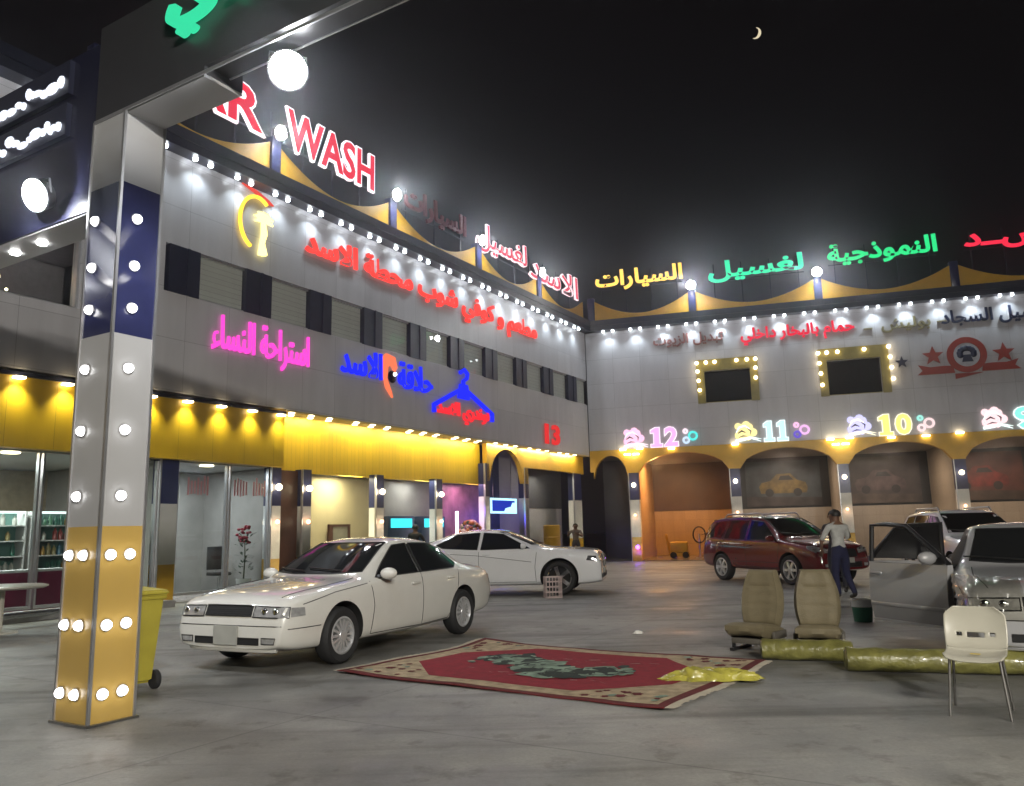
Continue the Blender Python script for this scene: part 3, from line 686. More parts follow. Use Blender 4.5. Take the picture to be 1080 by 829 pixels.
pl.obj('palm', glow('pale_yellow_neon', (1, .85, .28), 2.4), t)
MB().prism([(.15, 1.78), (.55, 1.66), (1.02, 1.50), (1.22, 1.50), (1.0, 1.62), (.6, 1.74)], -.06, 0).obj('swoosh', glow('red_swoosh', (.9, .08, .06), .9), t)

# ================================================================ lettering on the wash bay wall
def wsign(lab, s, h): return sign('wall_sign', lab, CO, RA, s, h)
t = wsign('dim brick red Arabic words left of the bright red line', 3.15, 9.5)
plain(t, [(shape('تبديل الزيوت'), 0, 3.1, 0, .6)], mat('dim_red_letter', (.22, .08, .07), .5), bold=.02)
t = wsign('bright red Arabic line above the gap between both bulb framed windows', 7.0, 9.3)
plain(t, [(shape('حمام بالبخار داخلي'), 0, 4.7, 0, .78)], glow('crimson_neon', (.9, .03, .07), .95), bold=.028)
t = wsign('dim olive Arabic word between dashes above the right hand window', 12.05, 9.35)
plain(t, [('-', 0, .35, .2, .26), (shape('بوليش'), .7, 2.6, 0, .62), ('-', 2.85, 3.2, .26, .32)], mat('olive_letter', (.22, .19, .10), .5), bold=.02)
t = wsign('dark blue unlit Arabic words over the star emblem', 15.05, 9.35)
plain(t, [(shape('غسيل السجاد'), 0, 3.9, 0, .72)], mat('navy_letter', (.012, .018, .05), .4), bold=.022)
t = sign('wall_emblem', 'red ring emblem with stars and ribbon on the wash bay wall', CO, RA, 15.85, 8.15)
rd = mat('emblem_red', (.30, .04, .03), .4); nb = mat('emblem_navy', (.02, .025, .06), .4)
MB().lathe([(.50, -.06), (.74, -.06), (.74, 0), (.50, 0), (.50, -.06)], axis='y', n=28).obj('ring', rd, t)
MB().lathe([(0, -.04), (.49, -.04), (.49, 0)], axis='y', n=28).obj('disc', mat('emblem_pale', (.5, .52, .58), .4), t)
e = MB()
for k in range(9):
    a = R(200 - 27 * k); e.ball((.26 * math.cos(a), -.06, .05 + .22 * math.sin(a)), .12, sy=.3, n=8)
e.prism([(-.2, -.3), (.22, -.3), (.12, 0), (-.12, 0)], -.07, -.041)
e.obj('crest', nb, t)
def star(cx, cz, r, k=5): return [(cx + (r if i % 2 == 0 else r * .42) * math.sin(math.pi * i / k), cz + (r if i % 2 == 0 else r * .42) * math.cos(math.pi * i / k)) for i in range(2 * k)]
for x, z, r, m in ((-1.25, .05, .42, rd), (1.35, -.02, .42, rd), (-2.45, -.12, .26, nb)): MB().prism(star(x, z, r), -.05, 0).obj('star', m, t)
rb = MB()
for sx in (-1, 1): rb.prism([(sx * .55, -.42), (sx * .9, -.40), (sx * 1.4, -.42), (sx * 1.85, -.30), (sx * 1.7, -.55), (sx * 1.9, -.72), (sx * 1.3, -.72), (sx * .5, -.72)], -.04, 0)
rb.prism([(-.5, -.76), (.5, -.76), (.5, -.78), (-.5, -.98)], -.045, 0)
rb.obj('ribbon', rd, t)

# bay numbers: swirl emblem, digits, bubbles
def bay_number(txt, s, wd, ecol, dcol, rimc, bub, lab, hgt=.88, es=1.3):
    t = thing('bay_number', lab, 'number sign', on(CO, RA, s, -.03, 4.98), RA, 'lit bay numbers over the arches')
    m1 = glow('emblem_light_' + txt, ecol, es); m2 = glow('emblem_rim_' + txt, rimc, 1.35)
    e = MB(); x0 = -1.22
    for k in range(11):
        a = R(-150 + 28 * k); q = 1 + .16 * math.sin(2.7 * k); e.ball((x0 + .46 + .33 * q * math.cos(a), -.05, .50 + .27 * q * math.sin(a)), .12 + .03 * (k % 3), sy=.35, n=8)
    e.ball((x0 + .42, -.05, .42), .26, sy=.3, n=10).ball((x0 + .2, -.06, .3), .14, sy=.4, n=8)
    e.obj('emblem', m1, t)
    e2 = MB().tube([(x0 + .12, -.13, .46), (x0 + .26, -.14, .68), (x0 + .5, -.14, .74), (x0 + .7, -.14, .6)], [.02, .045, .045, .02], 6)
    e2.tube([(x0 + .08, -.10, .10), (x0 + .4, -.12, .15), (x0 + .75, -.12, .20), (x0 + 1.14, -.08, .04)], [.07, .075, .055, .015], 6)
    e2.tube([(x0 + .62, -.12, .24), (x0 + .85, -.12, .20), (x0 + 1.16, -.08, .14)], [.03, .035, .01], 6)
    e2.obj('swirl', m2, t)
    MB().tube([(x0 + .20, -.15, .42), (x0 + .36, -.16, .52), (x0 + .52, -.16, .44)], [.02, .045, .015], 6).tube([(x0 + .22, -.14, .24), (x0 + .4, -.15, .30), (x0 + .58, -.15, .28)], [.01, .03, .01], 6).tube([(x0 + .60, -.14, .62), (x0 + .74, -.14, .50), (x0 + .72, -.14, .34)], [.01, .035, .01], 6).obj('linework', mat('emblem_dark', (.10, .06, .11), .5), t)
    dm = glow('digits_' + txt, dcol, 1.25); nd = len(txt)
    for i, chx in enumerate(txt):
        a, b = MB(), MB(); p0, p1 = wd * (i + .05) / nd, wd * (i + .93) / nd
        if chx == '1':
            p0 += .04; p1 -= .04; serif_one(b, p0, p1, .03, hgt, -.06, .015); serif_one(a, p0, p1, .03, hgt, 0, .06, g=.035)
        else:
            ref = letters(b, chx, p0, p1, .03, hgt, -.06, .015, .03); letters(a, chx, p0, p1, .03, hgt, 0, .06, .062, ref=ref)
        a.obj('outline', m2, t); b.obj('digit', dm, t)
    for (x, z, r), c in zip(((wd + .3, .66, .13), (wd + .32, .26, .17), (wd + .62, .44, .22)), bub):
        MB().tube([(x + (r - .05) * math.cos(q), -.05, z + (r - .05) * math.sin(q)) for q in [2 * math.pi * i / 16 for i in range(16)]], .055, 6, closed=True).obj('bubble', glow('bubble_light', c, 1.15), t)
bay_number('12', 2.75, 1.3, (1, .55, .75), (.95, .42, .80), (1, .80, .95), [(1, .8, .9), (.6, .75, .95), (.1, .8, .75)], 'pink number 12 with pink swirl over the orange lit bay')
bay_number('11', 7.62, 1.1, (1, .85, .35), (.55, .92, .95), (.85, 1, 1), [(1, .55, .8), (.15, .1, .55), (.9, .5, .85)], 'pale cyan number 11 with yellow swirl over the second arch')
bay_number('10', 12.2, 1.35, (.62, .60, .95), (1, .80, .22), (1, .92, .70), [(.35, .8, .7), (1, .75, .75), (.95, .70, .70)], 'yellow number 10 with blue white swirl over the third arch')
bay_number('9', 17.25, .75, (1, .70, .72), (.25, .85, .70), (.85, 1, .95), [(1, .8, .9), (.6, .75, .95), (.1, .8, .75)], 'green number 9 with rosy swirl over the arch at picture edge')
# LED board hanging in the passage arch
t = thing('led_board', 'blue LED board with bright cyan border hanging in the passage arch', 'sign', on(LO, LA, 13.95, .55, 2.12), LA)
MB().box(0, 1.9, 0, .1, 0, .58, bv=.03).obj('board', glow('board_blue', (.02, .05, .55), .8), t)
bo = MB()
for p in ((0, 1.9, .50, .58), (0, 1.9, 0, .08), (0, .1, .08, .50), (1.8, 1.9, .08, .50)): bo.box(p[0], p[1], -.03, 0, p[2], p[3])
bo.prism([(1.0, .08), (1.8, .08), (1.8, .42), (1.62, .42), (1.5, .26), (1.1, .2)], -.03, 0)
bo.obj('border', glow('board_cyan', (.45, .85, 1), 1.7), t)
MB().tube([(.3, .05, .58), (.3, .05, 2.3)], .015, 6).tube([(1.6, .05, .58), (1.6, .05, 2.3)], .015, 6).obj('hanger_rod', W['steel'], t)
# ================================================================ vehicles
def lerp_tab(tab, x):
    if x <= tab[0][0]: return tab[0][1]
    for (a, p), (b, q) in zip(tab, tab[1:]):
        if x <= b: return p + (q - p) * (x - a) / (b - a)
    return tab[-1][1]
def to_bvh(o):
    bm = bmesh.new(); bm.from_mesh(o.data); t = BVHTree.FromBMesh(bm); bm.free(); return t
TYRE = mat('tyre_rubber', (.018, .018, .019), .75, var=.2, scale=20); CHROME = mat('chrome', (.75, .75, .76), .12, 1.0, var=0); ALLOY = mat('alloy_wheel', (.66, .66, .67), .32, .6, var=.05)
GAP = mat('panel_gap', (.008, .008, .009), .8, var=0); TRIM = mat('black_trim', (.012, .012, .013), .35, var=0)
CARGLASS = mat('car_glass', (.012, .013, .014), .05, var=0, spec=.4); LAMPGLASS = mat('headlamp_glass', (.42, .42, .42), .08, .3, var=.3, scale=14, coat=1)
LAMPDARK = mat('dark_headlamp', (.06, .06, .065), .06, .2, var=.6, scale=20, coat=1)
PLATE = mat('number_plate', (.36, .36, .33), .4, var=.1); WELL = mat('wheel_well', (.010, .010, .010), .9, var=0); REDLAMP = mat('tail_lamp', (.30, .015, .012), .1, var=.1, coat=1); AMBER = mat('amber_lamp', (.5, .22, .05), .15, coat=.6)

def body_mesh(sp, name, paint, parent):
    xs = sp['xs']; n = None; rings = []
    for x in xs:
        w = lerp_tab(sp['w'], x); zt = lerp_tab(sp['ztop'], x); zb = lerp_tab(sp['zbelt'], x); zu = lerp_tab(sp['zund'], x)
        zm = zu + (zb - zu) * .52; h = zt - zb
        if sp['cab'][0] < x < sp['cab'][1] and h > .10:
            wr = lerp_tab(sp['wroof'], x)
            half = [(0, zu), (w * .80, zu), (w * .955, zu + .05), (w, zm), (w * .985, zb - .10), (w * .955, zb), (w * .925, zb + .03 + .04 * h), (wr + (w * .92 - wr) * .30, zb + h * .62), (wr, zt - .055), (wr * .74, zt - .014), (wr * .3, zt), (0, zt)]
        else:
            half = [(0, zu), (w * .80, zu), (w * .95, zu + .05), (w, zm), (w * .985, zb - .09), (w * .95, zb), (w * .90, zb + .45 * h), (w * .80, zb + .66 * h), (w * .66, zb + .80 * h), (w * .48, zb + .92 * h), (w * .22, zt), (0, zt)]
        n = len(half)
        rings.append([(x, y, z) for y, z in half] + [(x, -y, z) for y, z in half[-2:0:-1]])
    bm = bmesh.new(); V = [[bm.verts.new(p) for p in r] for r in rings]; k = len(V[0])
    for a, b in zip(V, V[1:]):
        for j in range(k): bm.faces.new((a[j], a[(j + 1) % k], b[(j + 1) % k], b[j]))
    for r in (V[0], V[-1]):
        for j in range(n - 1):
            q = [r[j], r[j + 1], r[(k - j - 1) % k], r[(k - j) % k]]
            q2 = []
            for v in q:
                if v not in q2: q2.append(v)
            if len(q2) > 2:
                try: bm.faces.new(q2)
                except ValueError: pass
    bmesh.ops.recalc_face_normals(bm, faces=bm.faces)
    cl = bm.edges.layers.float.get('crease_edge') or bm.edges.layers.float.new('crease_edge')
    cr = {2: .35, 5: sp.get('shoulder', .55), 8: .45}
    for a, b in zip(V, V[1:]):
        for j, c in cr.items():
            for jj in (j, (k - j) % k):
                e = bm.edges.get((a[jj], b[jj]))
                if e: e[cl] = c
    me = bpy.data.meshes.new(name); bm.to_mesh(me); bm.free(); o = bpy.data.objects.new(name, me); COL.objects.link(o)
    s = o.modifiers.new('s', 'SUBSURF'); s.levels = 2; s.render_levels = 2
    # wheel wells
    cut = MB(); Rw = sp['R'] + .055
    for ax in sp['axles']:
        for sg in (-1, 1):
            cut.lathe([(0, sg * sp['track'] * .58), (Rw, sg * sp['track'] * .58), (Rw, sg * 1.4), (0, sg * 1.4)], (ax, 0, sp['R'] + .01), 'y', 40, smooth=False)
    c = cut.obj('cutter', WELL)
    b = o.modifiers.new('b', 'BOOLEAN'); b.operation = 'DIFFERENCE'; b.object = c; b.solver = 'EXACT'
    dg = bpy.context.evaluated_depsgraph_get(); me2 = bpy.data.meshes.new_from_object(o.evaluated_get(dg))
    o.modifiers.clear(); o.data = me2; bpy.data.objects.remove(c); me2.materials.clear(); me2.materials.append(paint); me2.materials.append(WELL)
    lim = sp['track'] * .58
    for f in me2.polygons:
        f.use_smooth = True; f.material_index = 0
        cc = f.center; nn = f.normal
        for ax in sp['axles']:
            d = Vector((cc.x - ax, cc.z - sp['R'] - .01))
            if d.length < Rw + .004 and abs(cc.y) >= lim - .01 and (abs(abs(cc.y) - lim) < .02 or (abs(nn.y) < .3 and Vector((nn.x, nn.z)).dot(d) < 0)): f.material_index = 1; f.use_smooth = False
    try: me2.set_sharp_from_angle(angle=R(38))
    except Exception: pass
    o.parent = parent
    return o

def decal(bvh, poly, mode, name, m, parent, off=.004, cell=.09, sg=1, rim=0.0, label=None):
    """a fitted panel: polygon in side (x,z) or front/rear (y,z) view laid on the body and given thickness"""
    bm = bmesh.new(); f = bm.faces.new([bm.verts.new((a, b, 0)) for a, b in poly])
    for i in range(2):
        lo = min(p[i] for p in poly); hi = max(p[i] for p in poly); q = lo + cell
        while q < hi:
            nrm = (1, 0, 0) if i == 0 else (0, 1, 0)
            bmesh.ops.bisect_plane(bm, geom=bm.verts[:] + bm.edges[:] + bm.faces[:], plane_co=(q if i == 0 else 0, q if i == 1 else 0, 0), plane_no=nrm); q += cell
    last = None; bad = []
    bm.verts.ensure_lookup_table()
    for v in bm.verts:
        a, b = v.co.x, v.co.y
        if mode == 'side': h = bvh.ray_cast(Vector((a, 3 * sg, b)), Vector((0, -sg, 0)))
        elif mode == 'front': h = bvh.ray_cast(Vector((5, a, b)), Vector((-1, 0, 0)))
        elif mode == 'rear': h = bvh.ray_cast(Vector((-5, a, b)), Vector((1, 0, 0)))
        else: h = bvh.ray_cast(Vector((a, b, 3)), Vector((0, 0, -1)))
        if h[0] is None: bad.append(v); continue
        v.co = h[0] + h[1] * off
    if bad: bmesh.ops.delete(bm, geom=bad, context='VERTS')
    for q in bm.faces: q.smooth = True
    bmesh.ops.recalc_face_normals(bm, faces=bm.faces)
    me = bpy.data.meshes.new(name); bm.to_mesh(me); bm.free(); me.materials.append(m)
    o = bpy.data.objects.new(name, me); COL.objects.link(o); o.parent = parent
    if rim > 0:
        # a raised gasket around the outline
        P = []
        for (a, b), (c, d) in zip(poly, poly[1:] + poly[:1]):
            st = max(1, int(math.hypot(c - a, d - b) / .1))
            for i in range(st):
                x, z = a + (c - a) * i / st, b + (d - b) * i / st
                h = bvh.ray_cast(Vector((x, 3 * sg, z)), Vector((0, -sg, 0))) if mode == 'side' else bvh.ray_cast(Vector((5, x, z)), Vector((-1, 0, 0))) if mode == 'front' else bvh.ray_cast(Vector((-5, x, z)), Vector((1, 0, 0)))
                if h[0] is not None: P.append(h[0] + h[1] * off)
        if len(P) > 2: MB().tube(P, rim, 5, closed=True).obj('window_seal' if m is CARGLASS else 'bezel', TRIM, o)
    return o

def ribbon(mb, bvh, path, mode='side', sg=1, r=.005):
    P = []
    for (a, b), (c, d) in zip(path, path[1:]):
        st = max(1, int(math.hypot(c - a, d - b) / .06))
        for i in range(st + 1): P.append((a + (c - a) * i / st, b + (d - b) * i / st))
    Q = []
    for a, b in P:
        h = bvh.ray_cast(Vector((a, 3 * sg, b)), Vector((0, -sg, 0))) if mode == 'side' else bvh.ray_cast(Vector((5, a, b)), Vector((-1, 0, 0))) if mode == 'front' else bvh.ray_cast(Vector((a, b, 3)), Vector((0, 0, -1)))
        if h[0] is not None and (not Q or (h[0] - Q[-1]).length > .004): Q.append(h[0] + h[1] * .0005)
    if len(Q) > 1: mb.tube(Q, r, 4)

def make_wheel(parent, ax, sg, sp):
    Rr, w = sp['R'], sp['tw']
    wh = empty('wheel', (ax, sg * (sp['track'] - w / 2), Rr), 0 if sg > 0 else math.pi, parent)
    rr = Rr * sp['rimf']; y1 = w / 2
    MB().lathe([(rr, -y1 + .01), (rr + .02, -y1), (Rr - .035, -y1), (Rr - .008, -y1 + .03), (Rr, -y1 + .06), (Rr, y1 - .06), (Rr - .008, y1 - .03), (Rr - .035, y1), (rr + .02, y1), (rr, y1 - .012), (rr, -y1 + .01)], axis='y', n=36).obj('tyre', TYRE, wh)
    rim = MB().lathe([(rr + .006, y1 - .014), (rr - .018, y1 - .004), (rr - .03, y1 - .03), (rr - .03, -y1 + .02), (rr, -y1 + .012)], axis='y', n=36, mi=0, caps=False)
    rim.lathe([(0, y1 - .085), (rr - .03, y1 - .105)], axis='y', n=24, mi=1, caps=False)
    rim.lathe([(0, y1 - .004), (.055, y1 - .006), (.075, y1 - .03), (.075, y1 - .08)], axis='y', n=18, mi=0, caps=False)
    ns, sw = sp['spokes']
    for i in range(ns):
        a = 2 * math.pi * i / ns; ca, sa = math.cos(a), math.sin(a)
        def q(r, t, y): return (r * ca - t * sa, y, r * sa + t * ca)
        r0, r1 = .05, rr - .02; s0, s1 = sw * .8, sw
        v = [q(r0, -s0, y1 - .012), q(r0, s0, y1 - .012), q(r1, s1, y1 - .026), q(r1, -s1, y1 - .026), q(r0, -s0, y1 - .07), q(r0, s0, y1 - .07), q(r1, s1, y1 - .07), q(r1, -s1, y1 - .07)]
        rim.add(v, [(0, 1, 2, 3), (7, 6, 5, 4), (0, 4, 5, 1), (1, 5, 6, 2), (2, 6, 7, 3), (3, 7, 4, 0)])
    rim.obj('rim', [sp['rimmat'], WELL], wh)
    return wh

def mirror(parent, x, y, z, sg, paint, s=1.0):
    m = MB()
    bm = bmesh.new(); bmesh.ops.create_uvsphere(bm, u_segments=14, v_segments=9, radius=1)
    for q in bm.verts:
        xx = q.co.x * .085 * s
        if xx < -.03: xx = -.03
        q.co = (x + xx, y + sg * (.13 + q.co.y * .115) * s, z + .06 + q.co.z * .072 * s)
    m.bm(bm, 0, True); m.tube([(x + .02, y - sg * .05, z + .01), (x, y + sg * .10, z + .04)], [.03, .022], 8, 1)
    o = m.obj('mirror', [paint, TRIM], parent); return o

def build_car(sp, name, lab, loc, ang, paint, doors=True):
    root = thing(name, lab, sp['cat'], loc, ang)
    body = body_mesh(sp, 'body', paint, root); bvh = to_bvh(body)
    for ax in sp['axles']:
        for sg in (-1, 1): make_wheel(root, ax, sg, sp)
    for sg in (-1, 1):
        for poly in sp.get('pillars', []): decal(bvh, poly, 'side', 'pillar_trim', TRIM, root, .0025, sg=sg)
        for poly in sp['side_glass']: decal(bvh, poly, 'side', 'side_window', CARGLASS, root, sg=sg, rim=.008)
        g = MB()
        for path in sp['seams']: ribbon(g, bvh, path, 'side', sg)
        g.obj('door_gap', GAP, root)
        for x, z in sp['handles']:
            h = bvh.ray_cast(Vector((x, 3 * sg, z)), Vector((0, -sg, 0)))
            if h[0] is not None: y = h[0].y; MB().box(x - .09, x + .09, min(y, y + sg * .03), max(y, y + sg * .03), z - .016, z + .018, bv=.012).obj('door_handle', sp.get('hmat', paint), root)
        mx_, mz = sp['mirror']
        h = bvh.ray_cast(Vector((mx_, 3 * sg, mz)), Vector((0, -sg, 0)))
        if h[0] is not None: mirror(root, mx_, h[0].y, mz, sg, sp.get('mmat', paint), sp.get('ms', 1))
        for poly in sp['lamps']:
            hl = decal(bvh, [(y * sg, z) for y, z in poly], 'front', 'headlight', sp.get('lampmat', LAMPGLASS), root, .006, .06, rim=.008)
            cy_ = sum(p[0] for p in poly) / len(poly); cz_ = sum(p[1] for p in poly) / len(poly)
            for dy in (-.07, .08):
                h = bvh.ray_cast(Vector((5, (cy_ + dy) * sg, cz_)), Vector((-1, 0, 0)))
                if h[0] is not None: MB().ball(tuple(h[0] + Vector((-.005, 0, 0))), .045, sx=.5, n=12).obj('reflector', CHROME, hl)
        for poly in sp.get('fogs', []): decal(bvh, [(y * sg, z) for y, z in poly], 'front', 'fog_lamp', LAMPGLASS, root, .006, .06, rim=.006)
        for poly in sp.get('taillamps', []): decal(bvh, [(y * sg, z) for y, z in poly], 'rear', 'tail_light', REDLAMP, root, .006, .06)
        for poly in sp.get('side_lamps', []): decal(bvh, poly, 'side', 'side_marker', sp.get('smat', LAMPGLASS), root, .006, .06, sg=sg)
    decal(bvh, sp['windshield'], 'front', 'windscreen', CARGLASS, root, .004, .1, rim=.009)
    decal(bvh, sp['rearglass'], 'rear', 'rear_window', CARGLASS, root, .004, .1)
    gr = decal(bvh, sp['grille'], 'front', 'grille', GAP, root, .006, .06, rim=.010)
    b = MB(); ys = [p[0] for p in sp['grille']]; zs = [p[1] for p in sp['grille']]
    if sp.get('gbars') == 'cross':
        ribbon(b, bvh, [(0, min(zs)), (0, max(zs))], 'front', r=.022); ribbon(b, bvh, [(min(ys), sum(zs) / len(zs)), (max(ys), sum(zs) / len(zs))], 'front', r=.022)
    else:
        nb = sp.get('nb', 4)
        for i in range(nb):
            z = min(zs) + (max(zs) - min(zs)) * (i + .5) / nb; ribbon(b, bvh, [(min(ys) + .02, z), (max(ys) - .02, z)], 'front', r=.006)
    b.obj('grille_bars', sp.get('gmat', CHROME), gr)
    for poly in sp.get('intakes', []):
        it = decal(bvh, poly, 'front', 'air_intake', GAP, root, .006, .06, rim=.006)
        b = MB(); zs = [p[1] for p in poly]; ys = [p[0] for p in poly]
        for i in range(3):
            z = min(zs) + (max(zs) - min(zs)) * (i + .5) / 3; ribbon(b, bvh, [(min(ys) + .02, z), (max(ys) - .02, z)], 'front', r=.005)
        b.obj('intake_slat', TRIM, it)
    g = MB()
    for path in sp.get('front_seams', []):
        ribbon(g, bvh, path, 'front'); ribbon(g, bvh, [(-a, c) for a, c in path], 'front')
    for path in sp.get('top_seams', []):
        ribbon(g, bvh, path, 'top'); ribbon(g, bvh, [(a, -c) for a, c in path], 'top')
    g.obj('hood_gap', GAP, root)
    if 'plate' in sp:
        y, z, w, hh = sp['plate']; h = bvh.ray_cast(Vector((5, y, z)), Vector((-1, 0, 0)))
        x = h[0].x if h[0] is not None else sp['xs'][-1]
        p = MB().box(x - .01, x + .022, y - w, y + w, z - hh, z + hh, 0).obj('number_plate', PLATE, root)
    # wipers on the cowl
    wp = MB()
    for yy in (-.15, .42):
        Pq = []
        for i in range(6):
            z = sp['wip'][0] + (sp['wip'][1] - sp['wip'][0]) * i / 5; y = yy - .55 * i / 5
            h = bvh.ray_cast(Vector((5, y, z)), Vector((-1, 0, 0)))
            if h[0] is not None: Pq.append(h[0] + h[1] * .02)
        if len(Pq) > 1: wp.tube(Pq, .009, 5)
    wp.obj('wiper', TRIM, root)
    if sp.get('rails'):
        for sg in (-1, 1):
            rl = MB().tube([(.15, sg * .58, lerp_tab(sp['ztop'], .15) - .02), (.05, sg * .58, lerp_tab(sp['ztop'], .05) + .05), (-1.3, sg * .58, lerp_tab(sp['ztop'], -1.3) + .05), (-1.42, sg * .58, lerp_tab(sp['ztop'], -1.4) - .02)], .022, 8)
            rl.obj('roof_rail', ALLOY, root)
    if sp.get('lip'):
        b = MB(); Q = []
        for i in range(21):
            y = -sp['lip'][0] + 2 * sp['lip'][0] * i / 20; h = bvh.ray_cast(Vector((5, y, sp['lip'][1])), Vector((-1, 0, 0)))
            if h[0] is not None: Q.append(h[0] + Vector((.01, 0, 0)))
        if len(Q) > 2: b.tube(Q, .03, 8); b.obj('front_lip', paint, root)
    return root, body, bvh

def span(a, b, n): return [a + (b - a) * i / (n - 1) for i in range(n)]
SEDAN = dict(cat='car', R=.315, tw=.20, track=.86, axles=(1.365, -1.365), rimf=.66, spokes=(14, .016), rimmat=ALLOY,
    xs=[-2.44, -2.40, -2.25, -1.9, -1.62, -1.3, -.98, -.6, -.1, .15, .45, .75, .92, 1.05, 1.4, 1.8, 2.05, 2.18, 2.26, 2.29],
    ztop=[(-2.44, .62), (-2.40, .88), (-2.2, .985), (-1.62, 1.01), (-1.0, 1.335), (-.6, 1.395), (-.1, 1.405), (.13, 1.375), (.92, .955), (1.05, .93), (1.6, .89), (2.05, .825), (2.2, .77), (2.26, .68), (2.29, .48)],
    zbelt=[(-2.44, .58), (-2.38, .80), (-1.5, .905), (0, .885), (.92, .86), (1.6, .815), (2.05, .745), (2.2, .695), (2.26, .61), (2.29, .44)],
    w=[(-2.44, .70), (-2.35, .80), (-1.9, .86), (-.5, .88), (.9, .88), (1.6, .87), (2.0, .85), (2.2, .80), (2.29, .73)],
    wroof=[(-1.62, .70), (-1.0, .585), (0, .61), (.15, .60), (.92, .72)], cab=(-1.58, .90),
    zund=[(-2.44, .34), (-2.2, .24), (0, .19), (2.0, .20), (2.29, .26)],
    side_glass=[[(.70, .915), (.10, 1.29), (-.20, 1.31), (-.24, .93)], [(-.31, .93), (-.27, 1.31), (-.78, 1.30), (-1.02, 1.22), (-1.28, 1.0), (-1.18, .945)]],
    windshield=[(-.66, .985), (-.3, .965), (.3, .965), (.66, .985), (.53, 1.325), (-.53, 1.325)], rearglass=[(-.6, 1.02), (.6, 1.02), (.5, 1.30), (-.5, 1.30)],
    seams=[[(.84, .88), (.80, .60), (.84, .27), (-.28, .26), (-.28, .92)], [(-.28, .26), (-.95, .28), (-1.18, .60), (-1.26, .92)], [(2.2, .47), (1.75, .47)], [(.9, .86), (1.5, .80), (2.0, .71)]],
    handles=[(-.10, .80), (-1.0, .82)], mirror=(.62, .90), ms=1.0,
    lamps=[[(.36, .59), (.36, .70), (.77, .69), (.78, .585)]], fogs=[[(.50, .32), (.50, .38), (.68, .38), (.66, .32)]],
    grille=[(-.33, .60), (-.33, .705), (.33, .705), (.33, .60)], nb=5, gmat=TRIM, intakes=[[(-.46, .31), (-.46, .375), (-.17, .375), (-.17, .31)], [(.17, .31), (.17, .375), (.46, .375), (.46, .31)]],
    side_lamps=[[(2.17, .59), (1.99, .595), (1.99, .68), (2.15, .685)], [(-2.26, .66), (-2.26, .80), (-2.36, .79), (-2.36, .66)]],
    taillamps=[[(.35, .66), (.35, .82), (.78, .80), (.78, .66)]], plate=(0, .40, .17, .10), wip=(.985, 1.02),
    front_seams=[[(.0, .50), (.74, .50)]], top_seams=[[(.95, .66), (1.5, .68), (2.1, .60)]], lip=(.62, .25))
SEDAN['shoulder'] = .8
SEDAN['pillars'] = [[(-.18, .925), (-.14, 1.30), (-.36, 1.30), (-.36, .925)]]
MUSCLE = dict(cat='car', R=.378, tw=.235, track=.93, axles=(1.525, -1.525), rimf=.72, spokes=(5, .045), rimmat=CHROME,
    xs=[-2.60, -2.56, -2.4, -2.0, -1.65, -1.3, -.9, -.5, 0, .25, .6, .9, 1.08, 1.2, 1.6, 2.0, 2.28, 2.40, 2.46, 2.48],
    ztop=[(-2.60, .62), (-2.56, 1.02), (-2.4, 1.12), (-1.8, 1.14), (-1.0, 1.44), (-.5, 1.49), (0, 1.49), (.22, 1.455), (1.08, 1.10), (1.2, 1.075), (1.9, 1.04), (2.28, 1.0), (2.42, .95), (2.48, .72)],
    zbelt=[(-2.60, .58), (-2.5, .96), (-1.8, 1.07), (-1.2, 1.04), (0, .99), (1.08, 1.0), (1.9, .96), (2.28, .92), (2.42, .87), (2.48, .66)],
    w=[(-2.6, .80), (-2.4, .91), (-1.5, .955), (-.3, .935), (.9, .94), (1.6, .955), (2.1, .94), (2.4, .90), (2.48, .85)],
    wroof=[(-1.8, .74), (-1.0, .60), (0, .63), (.25, .62), (1.08, .78)], cab=(-1.65, 1.05),
    zund=[(-2.6, .36), (-2.3, .26), (0, .20), (2.2, .22), (2.48, .28)],
    side_glass=[[(.86, 1.04), (.22, 1.37), (-.24, 1.41), (-.28, 1.025)], [(-.36, 1.025), (-.33, 1.41), (-.88, 1.375), (-1.36, 1.14), (-1.18, 1.07)]],
    windshield=[(-.74, 1.12), (.74, 1.12), (.58, 1.42), (-.58, 1.42)], rearglass=[(-.62, 1.14), (.62, 1.14), (.5, 1.38), (-.5, 1.38)],
    seams=[[(1.02, .95), (.98, .62), (1.0, .30), (-.32, .29), (-.32, .98)], [(-.32, .29), (-1.02, .31), (-1.2, .65), (-1.26, 1.0)], [(-1.9, 1.0), (-.4, .90), (.9, .74)]],
    handles=[(-.14, .92), (-1.08, .95)], mirror=(.72, 1.04), lampmat=LAMPDARK,
    lamps=[[(.46, .73), (.46, .86), (.84, .85), (.84, .74)]], grille=[(-.42, .60), (-.40, .88), (.40, .88), (.42, .60)], gbars='cross', gmat=mat('white_grille_bar', (.5, .5, .5), .25, var=0),
    intakes=[[(-.5, .36), (-.5, .46), (.5, .46), (.5, .36)], [(.60, .36), (.60, .47), (.80, .45), (.78, .36)], [(-.78, .36), (-.80, .45), (-.60, .47), (-.60, .36)]],
    side_lamps=[[(2.38, .73), (2.14, .76), (2.18, .86), (2.36, .85)]], smat=LAMPDARK, taillamps=[[(.2, .84), (.2, .94), (.84, .92), (.84, .84)]],
    plate=(0, .50, .16, .06), wip=(1.13, 1.16), shoulder=.65, front_seams=[[(.0, .54), (.82, .54)]], top_seams=[[(1.1, .72), (1.6, .74), (2.2, .66)]])
